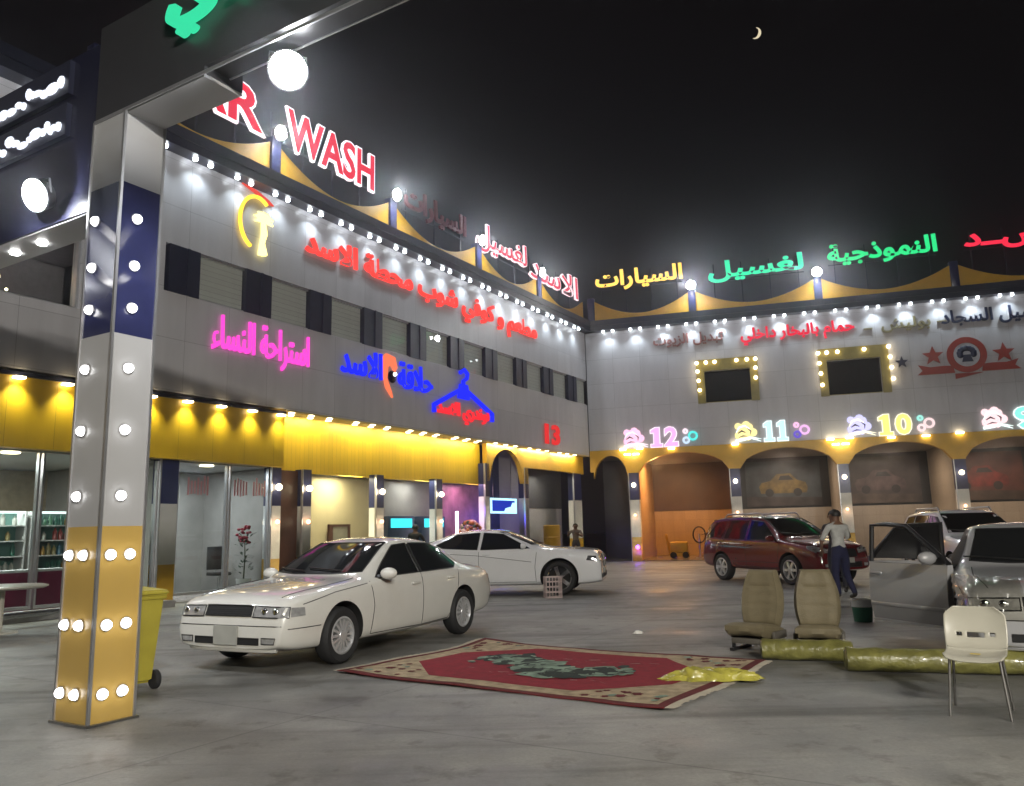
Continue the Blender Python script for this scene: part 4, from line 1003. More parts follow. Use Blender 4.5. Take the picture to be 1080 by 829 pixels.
SUV = dict(cat='car', R=.355, tw=.23, track=.905, axles=(1.325, -1.325), rimf=.68, spokes=(6, .034), rimmat=ALLOY, rails=True,
    xs=[-2.32, -2.28, -2.15, -1.95, -1.7, -1.3, -.8, -.3, 0, .28, .6, .9, 1.06, 1.18, 1.5, 1.85, 2.05, 2.17, 2.24, 2.27],
    ztop=[(-2.32, .72), (-2.28, 1.10), (-2.15, 1.40), (-1.95, 1.62), (-1.7, 1.68), (-.8, 1.715), (0, 1.70), (.26, 1.655), (1.06, 1.15), (1.18, 1.115), (1.7, 1.06), (2.05, .97), (2.18, .87), (2.24, .72), (2.27, .56)],
    zbelt=[(-2.32, .66), (-2.2, 1.02), (-1.9, 1.09), (0, 1.03), (1.06, 1.01), (1.7, .95), (2.05, .86), (2.18, .77), (2.24, .64), (2.27, .50)],
    w=[(-2.32, .76), (-2.2, .84), (-1.7, .90), (-.5, .90), (.9, .90), (1.5, .92), (1.9, .88), (2.15, .80), (2.27, .70)],
    wroof=[(-2.2, .72), (-1.9, .62), (-.8, .64), (.25, .63), (1.06, .76)], cab=(-2.25, 1.04),
    zund=[(-2.32, .42), (-2.1, .33), (0, .29), (2.0, .30), (2.27, .36)],
    side_glass=[[(.86, 1.06), (.24, 1.53), (-.22, 1.57), (-.26, 1.065)], [(-.35, 1.07), (-.31, 1.575), (-1.12, 1.58), (-1.22, 1.10)], [(-1.30, 1.11), (-1.20, 1.58), (-1.72, 1.54), (-1.98, 1.15)]],
    windshield=[(-.72, 1.175), (.72, 1.175), (.60, 1.60), (-.60, 1.60)], rearglass=[(-.6, 1.12), (.6, 1.12), (.52, 1.55), (-.52, 1.55)],
    seams=[[(.98, 1.0), (.92, .60), (.90, .38), (-.30, .37), (-.30, 1.05)], [(-.30, .37), (-.98, .39), (-1.20, .70), (-1.26, 1.08)], [(.9, .52), (-.9, .52)]],
    handles=[(-.12, .94), (-1.06, .97)], mirror=(.80, 1.05), ms=1.15,
    lamps=[[(.40, .73), (.42, .85), (.76, .90), (.80, .80)]], fogs=[[(.52, .44), (.52, .51), (.66, .51), (.66, .44)]],
    grille=[(-.34, .66), (-.36, .84), (.36, .84), (.34, .66)], nb=2, intakes=[[(-.45, .42), (-.45, .54), (.45, .54), (.45, .42)]],
    side_lamps=[[(2.13, .76), (1.90, .86), (1.86, .93), (2.02, .92), (2.12, .86)]], taillamps=[[(.6, .95), (.6, 1.3), (.74, 1.3), (.78, .95)]],
    plate=(0, .58, .22, .06), wip=(1.18, 1.22), front_seams=[[(.0, .62), (.70, .62)]], top_seams=[[(1.1, .74), (1.5, .76), (2.0, .68)]])
PEARL = mat('pearl_white_paint', (.66, .65, .61), .22, .0, var=.03, coat=1.0)
WHITE = mat('bright_white_paint', (.80, .80, .82), .2, 0, var=.02, coat=1.0)
MAROON = mat('maroon_paint', (.13, .008, .010), .25, .0, var=.05, coat=1.0)
SILVER = mat('silver_grey_paint', (.36, .36, .37), .36, .15, var=.04, coat=1.0)
def place(front_wheel, rear_dir_ang, sp, side):
    """car origin from where a front wheel meets the ground, its heading and which side that wheel is on"""
    h = Vector((math.cos(rear_dir_ang), math.sin(rear_dir_ang), 0)); lf = Vector((-h.y, h.x, 0))
    return Vector(front_wheel) - h * sp['axles'][0] - lf * (side * (sp['track'] - sp['tw'] / 2))
a = math.atan2(-2.52, -1.25)
build_car(SEDAN, 'parked_car', 'pearl white nineties saloon parked nearest, beside the patterned rug', place((-2.06, 9.51, 0), a, SEDAN, 1), a, PEARL)
a = R(-10); build_car(MUSCLE, 'parked_car', 'low bright white saloon with dark cross grille parked behind the nearest car', place((.98, 18.6, 0), a, MUSCLE, -1), a, WHITE)
a = math.atan2(-2.26, .95); build_car(SUV, 'parked_car', 'dark red off roader with silver roof rails in front of the arches', place((6.69, 19.94, 0), a, SUV, -1), a, MAROON)
a = R(-97); build_car(SUV, 'parked_car', 'white off roader facing the viewer behind the open silver door', (10.75, 19.6, 0), a, WHITE)
# the silver car having its doors open: body, then two opened doors
a = math.atan2(-.90, -.44)
SIL = dict(SEDAN); SIL['side_glass'] = []; SIL['pillars'] = []
hinge = Vector((4.86, 9.28, 0)); hd = Vector((math.cos(a), math.sin(a), 0)); lf = Vector((-hd.y, hd.x, 0))
sc0 = hinge - hd * .84 + lf * .88
root, body, bvh = build_car(SIL, 'parked_car', 'silver grey car with both near side doors open beside the white chair', sc0, a, SILVER)
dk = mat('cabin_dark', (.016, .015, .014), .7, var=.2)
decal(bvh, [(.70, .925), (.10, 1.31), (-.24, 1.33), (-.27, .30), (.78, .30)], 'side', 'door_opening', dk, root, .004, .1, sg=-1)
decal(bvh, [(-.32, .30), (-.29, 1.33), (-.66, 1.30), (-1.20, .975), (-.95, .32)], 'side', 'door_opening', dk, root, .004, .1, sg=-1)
decal(bvh, [(.70, .915), (.10, 1.29), (-.20, 1.31), (-.24, .93)], 'side', 'side_window', CARGLASS, root, sg=1, rim=.008)
decal(bvh, [(-.31, .93), (-.27, 1.31), (-.66, 1.285), (-1.20, .975), (-1.1, .945)], 'side', 'side_window', CARGLASS, root, sg=1, rim=.008)
def open_door(hx, ang, ln, glassy):
    """door hinged at hx on the car's right flank; local x runs from hinge to latch"""
    d = empty('door', (hx, -.88, 0), math.pi + ang, root)
    skin = MB(); nx, nz = 12, 10; rows = []
    for k in range(nz + 1):
        z = .26 + .68 * k / nz; rows.append([(ln * i / nx, .045 * math.sin(math.pi * (k / nz) ** .8) + .012, z) for i in range(nx + 1)])
    vs = [p for r in rows for p in r] + [(x, -.06, z) for r in rows for x, y, z in r]; n1 = nx + 1; N = n1 * (nz + 1)
    fs = [(k * n1 + i, k * n1 + i + 1, (k + 1) * n1 + i + 1, (k + 1) * n1 + i) for k in range(nz) for i in range(nx)]
    fs += [tuple(N + j for j in f[::-1]) for f in fs]
    rimv = [i for i in range(n1)] + [k * n1 + nx for k in range(1, nz + 1)] + [nz * n1 + i for i in range(nx - 1, -1, -1)] + [k * n1 for k in range(nz - 1, 0, -1)]
    fs += [(rimv[j], rimv[(j + 1) % len(rimv)], N + rimv[(j + 1) % len(rimv)], N + rimv[j]) for j in range(len(rimv))]
    skin.add(vs, fs, 0, True).obj('panel', SILVER, d)
    MB().box(.0, ln, .03, .06, .42, .47, bv=.012).obj('trim_strip', SILVER, d)
    MB().box(0, ln, -.05, .03, .235, .262).obj('bottom_edge', W['alu'], d)
    MB().box(ln - .26, ln - .07, .055, .085, .80, .835, bv=.014).obj('handle', SILVER, d)
    fr = [(.0, -.01, .95), (ln * .50, -.04, 1.38), (ln * .78, -.05, 1.41), (ln - .02, -.05, 1.40), (ln, -.01, .95)] if hx > 0 else [(.03, -.01, .95), (.03, -.05, 1.40), (ln * .6, -.05, 1.38), (ln, -.01, .97)]
    MB().tube(fr, .03, 8).obj('window_frame', TRIM, d)
    if glassy: MB().prism([(x, z) for x, y, z in fr], -.034, -.028).obj('window_glass', mat('tinted_glass', (.012, .012, .014), .1, var=0), d)
    if hx > 0:
        MB().prism([(.0, .95), (.22, .95), (.06, 1.06)], -.02, .02).obj('mirror_sail', TRIM, d)
        bm = bmesh.new(); bmesh.ops.create_uvsphere(bm, u_segments=14, v_segments=9, radius=1)
        MB().bm(bm, 0, True, Matrix.Translation((.14, .15, 1.02)) @ Matrix.Diagonal((.07, .12, .075, 1))).obj('mirror', SILVER, d)
    return d
open_door(.84, R(42), 1.26, False)
open_door(-.30, R(62), 1.0, True)
# crumpled clear film taped over the near headlamp
def crumple(name, label, cat, loc, sx, sy, hgt, m, seed, nx=26, ny=18, rz=0, fold=.6):
    rnd = random.Random(seed); vs = []
    ph = [(rnd.uniform(3, 9), rnd.uniform(3, 9), rnd.uniform(0, 6.3), rnd.uniform(.4, 1)) for _ in range(9)]
    for i in range(nx + 1):
        for j in range(ny + 1):
            u, v = 2 * i / nx - 1, 2 * j / ny - 1
            e = max(0, 1 - max(abs(u) ** 3, abs(v) ** 3))
            z = sum(w_ * abs(math.sin(a_ * u + b_ * v + c_)) for a_, b_, c_, w_ in ph) / 5
            edge = 1 - .22 * abs(math.sin(5 * u + 1.3 * seed)) * abs(v) - .25 * abs(u) * abs(v) * abs(math.sin(7 * v + seed))
            vs.append((u * sx * edge + .02 * rnd.random(), v * sy * edge * (1 - .55 * max(0, abs(u) - .45)) + .02 * rnd.random(), .006 + hgt * e * z + .004 * rnd.random()))
    fs = [(i * (ny + 1) + j, (i + 1) * (ny + 1) + j, (i + 1) * (ny + 1) + j + 1, i * (ny + 1) + j + 1) for i in range(nx) for j in range(ny)]
    o = MB().add(vs, fs, 0, False).obj(name, m, None, loc, rz)
    return tag(o, label, cat)
film_m = mat('clear_film', (.50, .48, .40), .15, var=.25, scale=9, coat=.6)
fmb = MB(); vs = []; rnd = random.Random(3); nx, ny = 18, 14
for i in range(nx + 1):
    for j in range(ny + 1):
        y = -.84 + .52 * i / nx; z = .50 + .34 * j / ny
        h = bvh.ray_cast(Vector((5, y, z)), Vector((-1, 0, 0)))
        p = h[0] if h[0] is not None else Vector((1.9, y, z)); nn = h[1] if h[0] is not None else Vector((0, 0, 1))
        vs.append(p + nn * (.015 + .04 * rnd.random()))
fs = [(i * (ny + 1) + j, (i + 1) * (ny + 1) + j, (i + 1) * (ny + 1) + j + 1, i * (ny + 1) + j + 1) for i in range(nx) for j in range(ny)]
fo = fmb.add(vs, fs, 0, False).obj('plastic_film', glass('cling_film', (.80, .79, .74), .22, 1.3))
fo.matrix_world = Matrix.Translation(sc0) @ Matrix.Rotation(a, 4, 'Z'); tag(fo, 'crumpled clear plastic film draped over the headlamp of the silver car', 'plastic film')
# ================================================================ people
SKIN = mat('skin', (.17, .085, .05), .55, var=.06); HAIR = mat('hair', (.012, .010, .009), .6, var=.2); EYE = mat('eye', (.4, .4, .4), .2, var=0)
def person(lab, loc, rz, top, bottom, pose, shoe=None, band=None):
    """one continuous figure grown from a jointed skeleton; local +y is where it faces; about 1.70 m tall"""
    J = dict(pel=(0, 0, .93), sp1=(0, .01, 1.08), sp2=(0, .0, 1.24), che=(0, -.01, 1.36), nek=(0, .0, 1.46), hd0=(0, .015, 1.53), hd1=(0, .025, 1.60), hd2=(0, .02, 1.655))
    rad = dict(pel=.135, sp1=.125, sp2=.135, che=.13, nek=.055, hd0=.072, hd1=.092, hd2=.07)
    E_ = [('pel', 'sp1'), ('sp1', 'sp2'), ('sp2', 'che'), ('che', 'nek'), ('nek', 'hd0'), ('hd0', 'hd1'), ('hd1', 'hd2')]
    for s, sg in (('l', -1), ('r', 1)):
        J['sh' + s] = (sg * .17, -.01, 1.39); rad['sh' + s] = .062
        el = pose.get('el' + s, (sg * .24, -.03, 1.12)); wr = pose.get('wr' + s, (sg * .25, .06, .88))
        J['el' + s] = el; rad['el' + s] = .043; J['wr' + s] = wr; rad['wr' + s] = .029
        d = (Vector(wr) - Vector(el)).normalized(); pm = Vector(wr) + d * .07; J['pa' + s] = tuple(pm); rad['pa' + s] = .036
        E_ += [('che', 'sh' + s), ('sh' + s, 'el' + s), ('el' + s, 'wr' + s), ('wr' + s, 'pa' + s)]
        side = d.cross(Vector((0, 1, 0))); side = side.normalized() if side.length > .1 else Vector((1, 0, 0)); bend = side.cross(d)
        for f, (o, l) in enumerate(((-.028, .068), (-.01, .078), (.01, .074), (.028, .058))):
            a = pm + d * .02 + side * o; b = a + d * l * .6 + bend * .012; c = b + d * l * .35 + bend * .03
            for nm, p, r_ in (('a', a, .0095), ('b', b, .009), ('c', c, .0075)): J['f%d%s%s' % (f, nm, s)] = tuple(p); rad['f%d%s%s' % (f, nm, s)] = r_
            E_ += [('pa' + s, 'f%da%s' % (f, s)), ('f%da%s' % (f, s), 'f%db%s' % (f, s)), ('f%db%s' % (f, s), 'f%dc%s' % (f, s))]
        ta = Vector(wr) + d * .035 - side * .04 * sg + bend * .01; tb = ta + d * .045 - side * .012 * sg
        J['ta' + s] = tuple(ta); J['tb' + s] = tuple(tb); rad['ta' + s] = .011; rad['tb' + s] = .009; E_ += [('wr' + s, 'ta' + s), ('ta' + s, 'tb' + s)]
        J['hp' + s] = (sg * .09, 0, .88); rad['hp' + s] = .098
        kn = pose.get('kn' + s, (sg * .10, .03, .49)); an = pose.get('an' + s, (sg * .11, -.02, .09))
        J['kn' + s] = kn; rad['kn' + s] = .062; J['an' + s] = an; rad['an' + s] = .045
        ft = pose.get('ft' + s, (an[0] + sg * .015, an[1] + .15, .045)); J['ft' + s] = ft; rad['ft' + s] = .040
        E_ += [('pel', 'hp' + s), ('hp' + s, 'kn' + s), ('kn' + s, 'an' + s), ('an' + s, 'ft' + s)]
    lean = pose.get('lean', 0); turn = pose.get('turn', 0)
    if lean:
        for k in J:
            if J[k][2] > .94 or k[:2] in ('el', 'wr', 'pa', 'ta', 'tb') or k[0] == 'f' and k[1].isdigit():
                p = Vector(J[k]) - Vector((0, 0, .93)); p = Matrix.Rotation(-lean, 3, 'X') @ p; J[k] = tuple(p + Vector((0, 0, .93)))
    names = list(J); idx = {k: i for i, k in enumerate(names)}
    me = bpy.data.meshes.new('body'); me.from_pydata([J[k] for k in names], [(idx[a], idx[b]) for a, b in E_], [])
    o = bpy.data.objects.new('body', me); COL.objects.link(o)
    sk = o.modifiers.new('s', 'SKIN'); sk.use_smooth_shade = True; sk.branch_smoothing = .4
    for k, v in zip(names, me.skin_vertices[0].data): v.radius = (rad[k], rad[k] * (.72 if k in ('pel', 'sp1', 'sp2', 'che') else 1)); v.use_root = (k == 'pel')
    ss = o.modifiers.new('u', 'SUBSURF'); ss.levels = 1; ss.render_levels = 1
    dg = bpy.context.evaluated_depsgraph_get(); m2 = bpy.data.meshes.new_from_object(o.evaluated_get(dg)); o.modifiers.clear(); o.data = m2
    mats = [SKIN, mat('shirt_cloth', top, .8, var=.15, scale=14, bump=.2), mat('trouser_cloth', bottom, .85, var=.15, scale=14, bump=.2), mat('shoe_leather', shoe or (.02, .018, .016), .5), mat('shirt_band', band or top, .8, var=.15, scale=14)]
    m2.materials.clear()
    for q in mats: m2.materials.append(q)
    seg = {'sh': 1, 'el': 1, 'wr': 0, 'pa': 0, 'hp': 2, 'kn': 2, 'an': 3, 'ft': 3}
    pts = []
    for a, b in E_:
        for t in (0, .25, .5, .75, 1):
            p = Vector(J[a]).lerp(Vector(J[b]), t)
            if a[:2] == 'sh' or (a == 'che' and b[:2] == 'sh'): c = 1
            elif a[:2] == 'el': c = 1 if t < .1 else 0
            elif a[:2] in ('wr', 'pa', 'ta', 'nek'[:2]) or a[0] == 'f' or a in ('nek', 'hd0', 'hd1'): c = 0
            elif a[:2] in ('hp', 'kn'): c = 2 if not (a[:2] == 'kn' and t > .9) else 3
            elif a[:2] == 'an': c = 3
            elif a == 'pel' and b[:2] == 'hp': c = 2
            elif a == 'pel': c = 2 if t < .4 else 1
            elif a == 'che': c = 1 if t < .6 else 0
            else: c = 1
            if c == 1 and band and a in ('sp2',): c = 4
            pts.append((p, c))
    for f in m2.polygons:
        f.use_smooth = True; f.material_index = min(pts, key=lambda q: (q[0] - f.center).length_squared)[1]
    root = thing('person', lab, 'person', loc, rz); o.parent = root; root.scale = (1.14, 1.12, 1)
    T = Matrix.Translation((0, 0, .93)) @ Matrix.Rotation(-lean, 4, 'X') @ Matrix.Translation((0, 0, -.93))
    hm = MB(); bm = bmesh.new(); bmesh.ops.create_uvsphere(bm, u_segments=16, v_segments=10, radius=.105)
    bmesh.ops.delete(bm, geom=[v for v in bm.verts if v.co.z < .0 and v.co.y > -.03 or v.co.z < -.05 or (v.co.y > .055 and v.co.z < .055)], context='VERTS')
    hm.bm(bm, 0, True, T @ Matrix.Translation((0, .012, 1.605)) @ Matrix.Diagonal((.92, 1.05, 1.02, 1))); hm.obj('hair', HAIR, root)
    fa = MB()
    for sg in (-1, 1): fa.ball(tuple(T @ Vector((sg * .034, .112, 1.60))), .011, 1, n=6); fa.ball(tuple(T @ Vector((sg * .094, .02, 1.585))), .026, 0, sx=.4, sz=1.3, n=6)
    fa.ball(tuple(T @ Vector((0, .125, 1.575))), .018, 0, sz=1.5, n=6); fa.ball(tuple(T @ Vector((0, .112, 1.535))), .022, 2, sy=.4, sz=.3, n=6)
    fa.obj('face', [SKIN, EYE, mat('lips', (.12, .04, .03), .5)], root)
    return root
person('man with pale grey shirt and navy trousers standing by the red car bonnet', (6.2, 15.74, 0), R(20), (.48, .48, .46), (.012, .014, .05),
       dict(ell=(-.27, .08, 1.14), wrl=(-.10, .25, 1.22), elr=(.27, .08, 1.14), wrr=(.08, .26, 1.24), knr=(.14, .05, .49), anr=(.20, -.06, .09), lean=R(3)))
person('man in dark shirt half hidden behind the man in pale grey shirt', (6.78, 17.4, 0), R(150), (.035, .03, .035), (.02, .02, .03), dict(ell=(-.26, .06, 1.15), wrl=(-.15, .26, 1.12)))
person('worker in black clothes standing before the orange lit bay', on(CO, RA, 5.35, 2.0, .03), R(100), (.02, .018, .016), (.016, .015, .016), dict(elr=(.30, .12, 1.2), wrr=(.34, .36, 1.1), ell=(-.26, .12, 1.16), wrl=(-.1, .34, 1.1)))
person('man in grey patterned shirt beside the corner column, arms raised to his chest', on(LO, LA, 19.3, -.3, 0), R(165), (.16, .12, .10), (.05, .045, .05), dict(ell=(-.28, .10, 1.16), wrl=(-.12, .30, 1.26), elr=(.30, .08, 1.18), wrr=(.22, .30, 1.30)))
person('person in black seen from behind at the laundry machines', on(LO, LA, 9.48, .62, .02), R(-20), (.012, .012, .013), (.012, .012, .014), dict(ell=(-.26, .10, 1.15), wrl=(-.16, .32, 1.08), elr=(.26, .10, 1.15), wrr=(.16, .32, 1.08)))

# ================================================================ rug and the bag on it
ra = R(-34.5)
rug_c = (.36, 8.86, 0)
rug = thing('rug', 'red rug with cream corners and a green dragon motif lying on the concrete', 'rug', rug_c, ra)
RL, RW = 3.72, 2.62
crm = mat('rug_cream', (.46, .36, .23), .95, var=.35, scale=9, bump=.4, bscale=160); crd = mat('rug_red', (.27, .012, .026), .95, var=.2, scale=12, bump=.4, bscale=160)
drd = mat('rug_dark_red', (.13, .012, .014), .95, var=.25, scale=10, bump=.4, bscale=160); grn = mat('rug_green', (.24, .33, .25), .95, var=.6, scale=7, bump=.4, bscale=160); blk = mat('rug_dark_green', (.018, .03, .024), .95, var=.5, scale=9)
def sheet(mb, poly, z, mi): mb.add([(x, y, z) for x, y in poly], [list(range(len(poly)))], mi)
b = MB(); b.box(-RL / 2, RL / 2, -RW / 2, RW / 2, .002, .010, 0)
b.obj('border', drd, rug)
f = MB(); sheet(f, [(-RL / 2 + .09, -RW / 2 + .09), (RL / 2 - .09, -RW / 2 + .09), (RL / 2 - .09, RW / 2 - .09), (-RL / 2 + .09, RW / 2 - .09)], .0125, 0)
f.obj('cream_field', crm, rug)
f = MB(); cx_, cy_, ct = RL / 2 - .34, RW / 2 - .30, .62
sheet(f, [(-cx_, -cy_ + ct), (-cx_ + ct * 1.1, -cy_), (cx_ - ct * 1.1, -cy_), (cx_, -cy_ + ct), (cx_, cy_ - ct), (cx_ - ct * 1.1, cy_), (-cx_ + ct * 1.1, cy_), (-cx_, cy_ - ct)], .015, 0)
f.obj('red_field', crd, rug)
f = MB(); rnd = random.Random(11)
for sx in (-1, 1):                                   # scrolling flowers in the cream corners
    for sy in (-1, 1):
        for k in range(16):
            x, y = sx * (RL / 2 - .16 - .7 * rnd.random() ** 1.4), sy * (RW / 2 - .16 - .55 * rnd.random() ** 1.4)
            if (abs(x) - (cx_ - ct * 1.1)) / (ct * 1.1) + (abs(y) - (cy_ - ct)) / ct < 1.12: continue
            r = .02 + .025 * rnd.random(); n = 6
            sheet(f, [(x + r * (1 + .4 * (i % 2)) * math.cos(math.pi * i / n * 1), y + r * (1 + .4 * (i % 2)) * math.sin(math.pi * i / n)) for i in range(2 * n)], .0165 + .0001 * k, rnd.choice((0, 0, 1)))
f.obj('corner_flowers', [drd, grn], rug)
f = MB(); rnd = random.Random(5); P = []
for i in range(90):                                  # coiled beast: overlapping green scales along a winding spine
    t = i / 89; x = -.98 + 1.85 * t; y = .30 * math.sin(6.2 * t + .5) * (1 - .3 * t) - .06
    for k in range(3):
        r = (.06 + .09 * math.sin(math.pi * t) ** .7) * (.6 + .7 * rnd.random()); ax = x + rnd.gauss(0, .06); ay = y + rnd.gauss(0, .11)
        a0 = rnd.random() * 6; n = rnd.randint(5, 8)
        sheet(f, [(ax + r * (.6 + .6 * rnd.random()) * math.cos(a0 + 2 * math.pi * j / n), ay + r * (.6 + .6 * rnd.random()) * math.sin(a0 + 2 * math.pi * j / n)) for j in range(n)], .0175 + .00003 * (i * 3 + k), 1 if rnd.random() < .42 else 0)
for i in range(26):
    x = rnd.uniform(-.95, .9); y = rnd.choice((-1, 1)) * rnd.uniform(.38, .62); L_ = rnd.uniform(.05, .14); a0 = rnd.uniform(-.6, .6)
    dx, dy = L_ * math.cos(a0), L_ * math.sin(a0); sheet(f, [(x, y), (x + dx, y + dy), (x + dx * .9 - .012, y + dy + .016), (x - .01, y + .014)], .0182 + .0001 * i, 2)
f.obj('beast_motif', [grn, blk, mat('rug_pale_pink', (.36, .20, .19), .95, var=.2)], rug)
f = MB()
for sx in (-1, 1):
    y = -RW / 2 + .02
    while y < RW / 2 - .02:
        w_ = .012; L_ = .07 + .03 * rnd.random(); f.box(sx * RL / 2, sx * (RL / 2 + L_), y, y + w_, .002, .008); y += .034
f.obj('fringe', mat('rug_fringe', (.45, .40, .32), .95, var=.2), rug)
def drape(o):
    bm = bmesh.new(); bm.from_mesh(o.data)
    for i in range(2):
        q = -2.0
        while q < 2.0:
            bmesh.ops.bisect_plane(bm, geom=bm.verts[:] + bm.edges[:] + bm.faces[:], plane_co=(q, q, 0), plane_no=(1, 0, 0) if i == 0 else (0, 1, 0)); q += .13
    for v in bm.verts:
        x, y = v.co.x, v.co.y; ex = max(0, abs(x) - 1.2) / .66; ey = max(0, abs(y) - .8) / .5
        v.co.z += .010 * (.5 + .5 * math.sin(2.1 * x + 3.3 * y + .6)) * (.35 + ex + ey) + .012 * ex * ey * (1 + math.sin(3 * x)) + .006 * max(0, math.sin(4.4 * x - 2.2 * y)) ** 3
        if v.co.z > .004: v.co.x += .012 * math.sin(3.1 * y + 1) * ex; v.co.y += .014 * math.sin(2.6 * x) * ey
    bm.to_mesh(o.data); bm.free()
for o_ in list(rug.children): drape(o_)
bagm = mat('yellow_film', (.42, .38, .07), .25, var=.3, scale=8, coat=.4, bump=.7, bscale=14)
crumple('plastic_bag', 'crumpled yellow plastic bag lying on the right corner of the rug', 'plastic bag', (1.80, 7.92, .016), .50, .18, .11, bagm, 4, 40, 20, R(-6))
# paper scrap on the concrete
crumple('paper_scrap', 'small white scrap of paper on the bare concrete behind the rug', 'paper scrap', (1.64, 11.46, 0), .07, .05, .05, mat('paper_white', (.8, .78, .72), .6), 9, 8, 6)

# ================================================================ car seats standing in the yard
seatm = mat('beige_upholstery', (.175, .145, .085), .65, var=.12, scale=10, bump=.25, bscale=60); seatd = mat('seat_shell', (.10, .09, .075), .6, var=.1)
def pad(mb, prof, th, mi=0, n=15, m=11, puff=.05, groove=()):
    """puffed cushion: prof(v)->half width; grid in local (u, v), thickness puffed to +y"""
    vs = []; N = (n + 1) * (m + 1)
    for sgn in (1, -1):
        for j in range(m + 1):
            v = j / m
            for i in range(n + 1):
                u = 2 * i / n - 1; w = prof(v); e = (1 - abs(u) ** 4) * (1 - abs(2 * v - 1) ** 6)
                y = sgn * (th * .18 + th * .32 * max(0, e) ** .5)
                if sgn > 0:
                    y += puff * (abs(u) ** 2.2) * max(0, e) ** .3
                    for gv in groove: y -= .018 * math.exp(-((v - gv) / .018) ** 2) * (1 if abs(u) < .72 else 0)
                    y -= .015 * math.exp(-((abs(u) - .70) / .05) ** 2)
                vs.append((u * w, y, v))
    fs = []
    for s in (0, 1):
        for j in range(m):
            for i in range(n):
                a = s * N + j * (n + 1) + i; fs.append((a, a + 1, a + n + 2, a + n + 1))
    per = [i for i in range(n + 1)] + [j * (n + 1) + n for j in range(1, m + 1)] + [m * (n + 1) + i for i in range(n - 1, -1, -1)] + [j * (n + 1) for j in range(m - 1, 0, -1)]
    for a, b_ in zip(per, per[1:] + per[:1]): fs.append((a, b_, N + b_, N + a))
    return vs, fs
def car_seat(lab, loc, rz, recl=R(12)):
    t = thing('car_seat', lab, 'car seat', loc, rz, 'seats taken out of a car')
    vs, fs = pad(None, lambda v: .205 + .05 * math.sin(math.pi * min(1, v * 1.05) ** .8) - .035 * max(0, v - .62) / .38 * v, .17, m=26, groove=(.36, .52, .7))
    T = Matrix.Translation((0, -.20, .25)) @ Matrix.Rotation(recl, 4, 'X') @ Matrix.Diagonal((1, 1, .66, 1))
    MB().add([T @ Vector(p) for p in vs], fs, 0, True).obj('backrest', seatm, t)
    vs, fs = pad(None, lambda v: .255 - .02 * v, .15, m=16, groove=(.4,))
    T = Matrix.Translation((0, -.22, .20)) @ Matrix.Rotation(R(-83), 4, 'X') @ Matrix.Diagonal((1, 1, .54, 1))
    MB().add([T @ Vector((p[0], p[1] , p[2])) for p in vs], fs, 0, True).obj('cushion', seatm, t)
    b = MB(); b.box(-.20, .20, -.16, .24, .085, .15, bv=.015)
    b.obj('base', seatd, t)
    for sx in (-1, 1): MB().box(sx * .19 - .022, sx * .19 + .022, -.24, .26, .0, .035).box(sx * .19 - .012, sx * .19 + .012, -.2, -.15, .03, .10).box(sx * .19 - .012, sx * .19 + .012, .17, .22, .03, .10).obj('rail', W['dark'], t)
    MB().box(.235, .275, -.26, .10, .13, .22, bv=.015).box(-.275, -.235, -.26, .10, .13, .22, bv=.015).obj('hinge_cover', seatd, t)
    return t
# local +y is the way the seat faces
car_seat('beige car seat on the ground nearer the rug, left of its twin', (2.80, 9.84, 0), R(140))
car_seat('beige car seat standing behind the short yellow wrapped roll', (3.42, 9.50, 0), R(158), R(9))

# ================================================================ rolls wrapped in yellow film
rollm = mat('dull_yellow_film', (.20, .19, .055), .34, var=.35, scale=7, coat=.4, bump=.8, bscale=16)
def wrapped_roll(lab, p, q, r, seed):
    p, q = Vector(p), Vector(q); d = q - p; L_ = d.length; t = thing('wrapped_roll', lab, 'carpet roll', p, math.atan2(d.y, d.x), 'carpet rolls wrapped in yellow film')
    rnd = random.Random(seed); n, m = 36, int(L_ / .03); vs = []
    fr = [(rnd.uniform(4, 26), rnd.randint(1, 6), rnd.uniform(0, 6.3), rnd.uniform(.3, 1)) for _ in range(10)]
    for i in range(m + 1):
        x = L_ * i / m
        for j in range(n):
            a = 2 * math.pi * j / n
            rr = r * (1 + .05 * sum(w_ * math.sin(f_ * x + k_ * a + c_) for f_, k_, c_, w_ in fr) / 2.5 + .022 * rnd.random())
            z = r * .94 + rr * math.sin(a) * .93
            vs.append((x, rr * 1.06 * math.cos(a), max(.004, z)))
    fs = [(i * n + j, i * n + (j + 1) % n, (i + 1) * n + (j + 1) % n, (i + 1) * n + j) for i in range(m) for j in range(n)]
    MB().add(vs, fs, 0, True).obj('wrapping', rollm, t)
    for x, s in ((0, -1), (L_, 1)):
        e = MB().lathe([(r * .9, 0), (r * .7, s * .02), (r * .3, s * .012), (0, s * .022)], (x, 0, r * .94), 'x', 18)
        e.obj('end_cap', rollm, t)
    return t
wrapped_roll('shorter yellow wrapped roll lying before the beige car seats', (2.66, 9.12, 0), (3.50, 8.82, 0), .115, 2)
wrapped_roll('longer yellow wrapped roll passing behind the white chair legs', (3.24, 8.30, 0), (5.2, 7.72, 0), .118, 6)

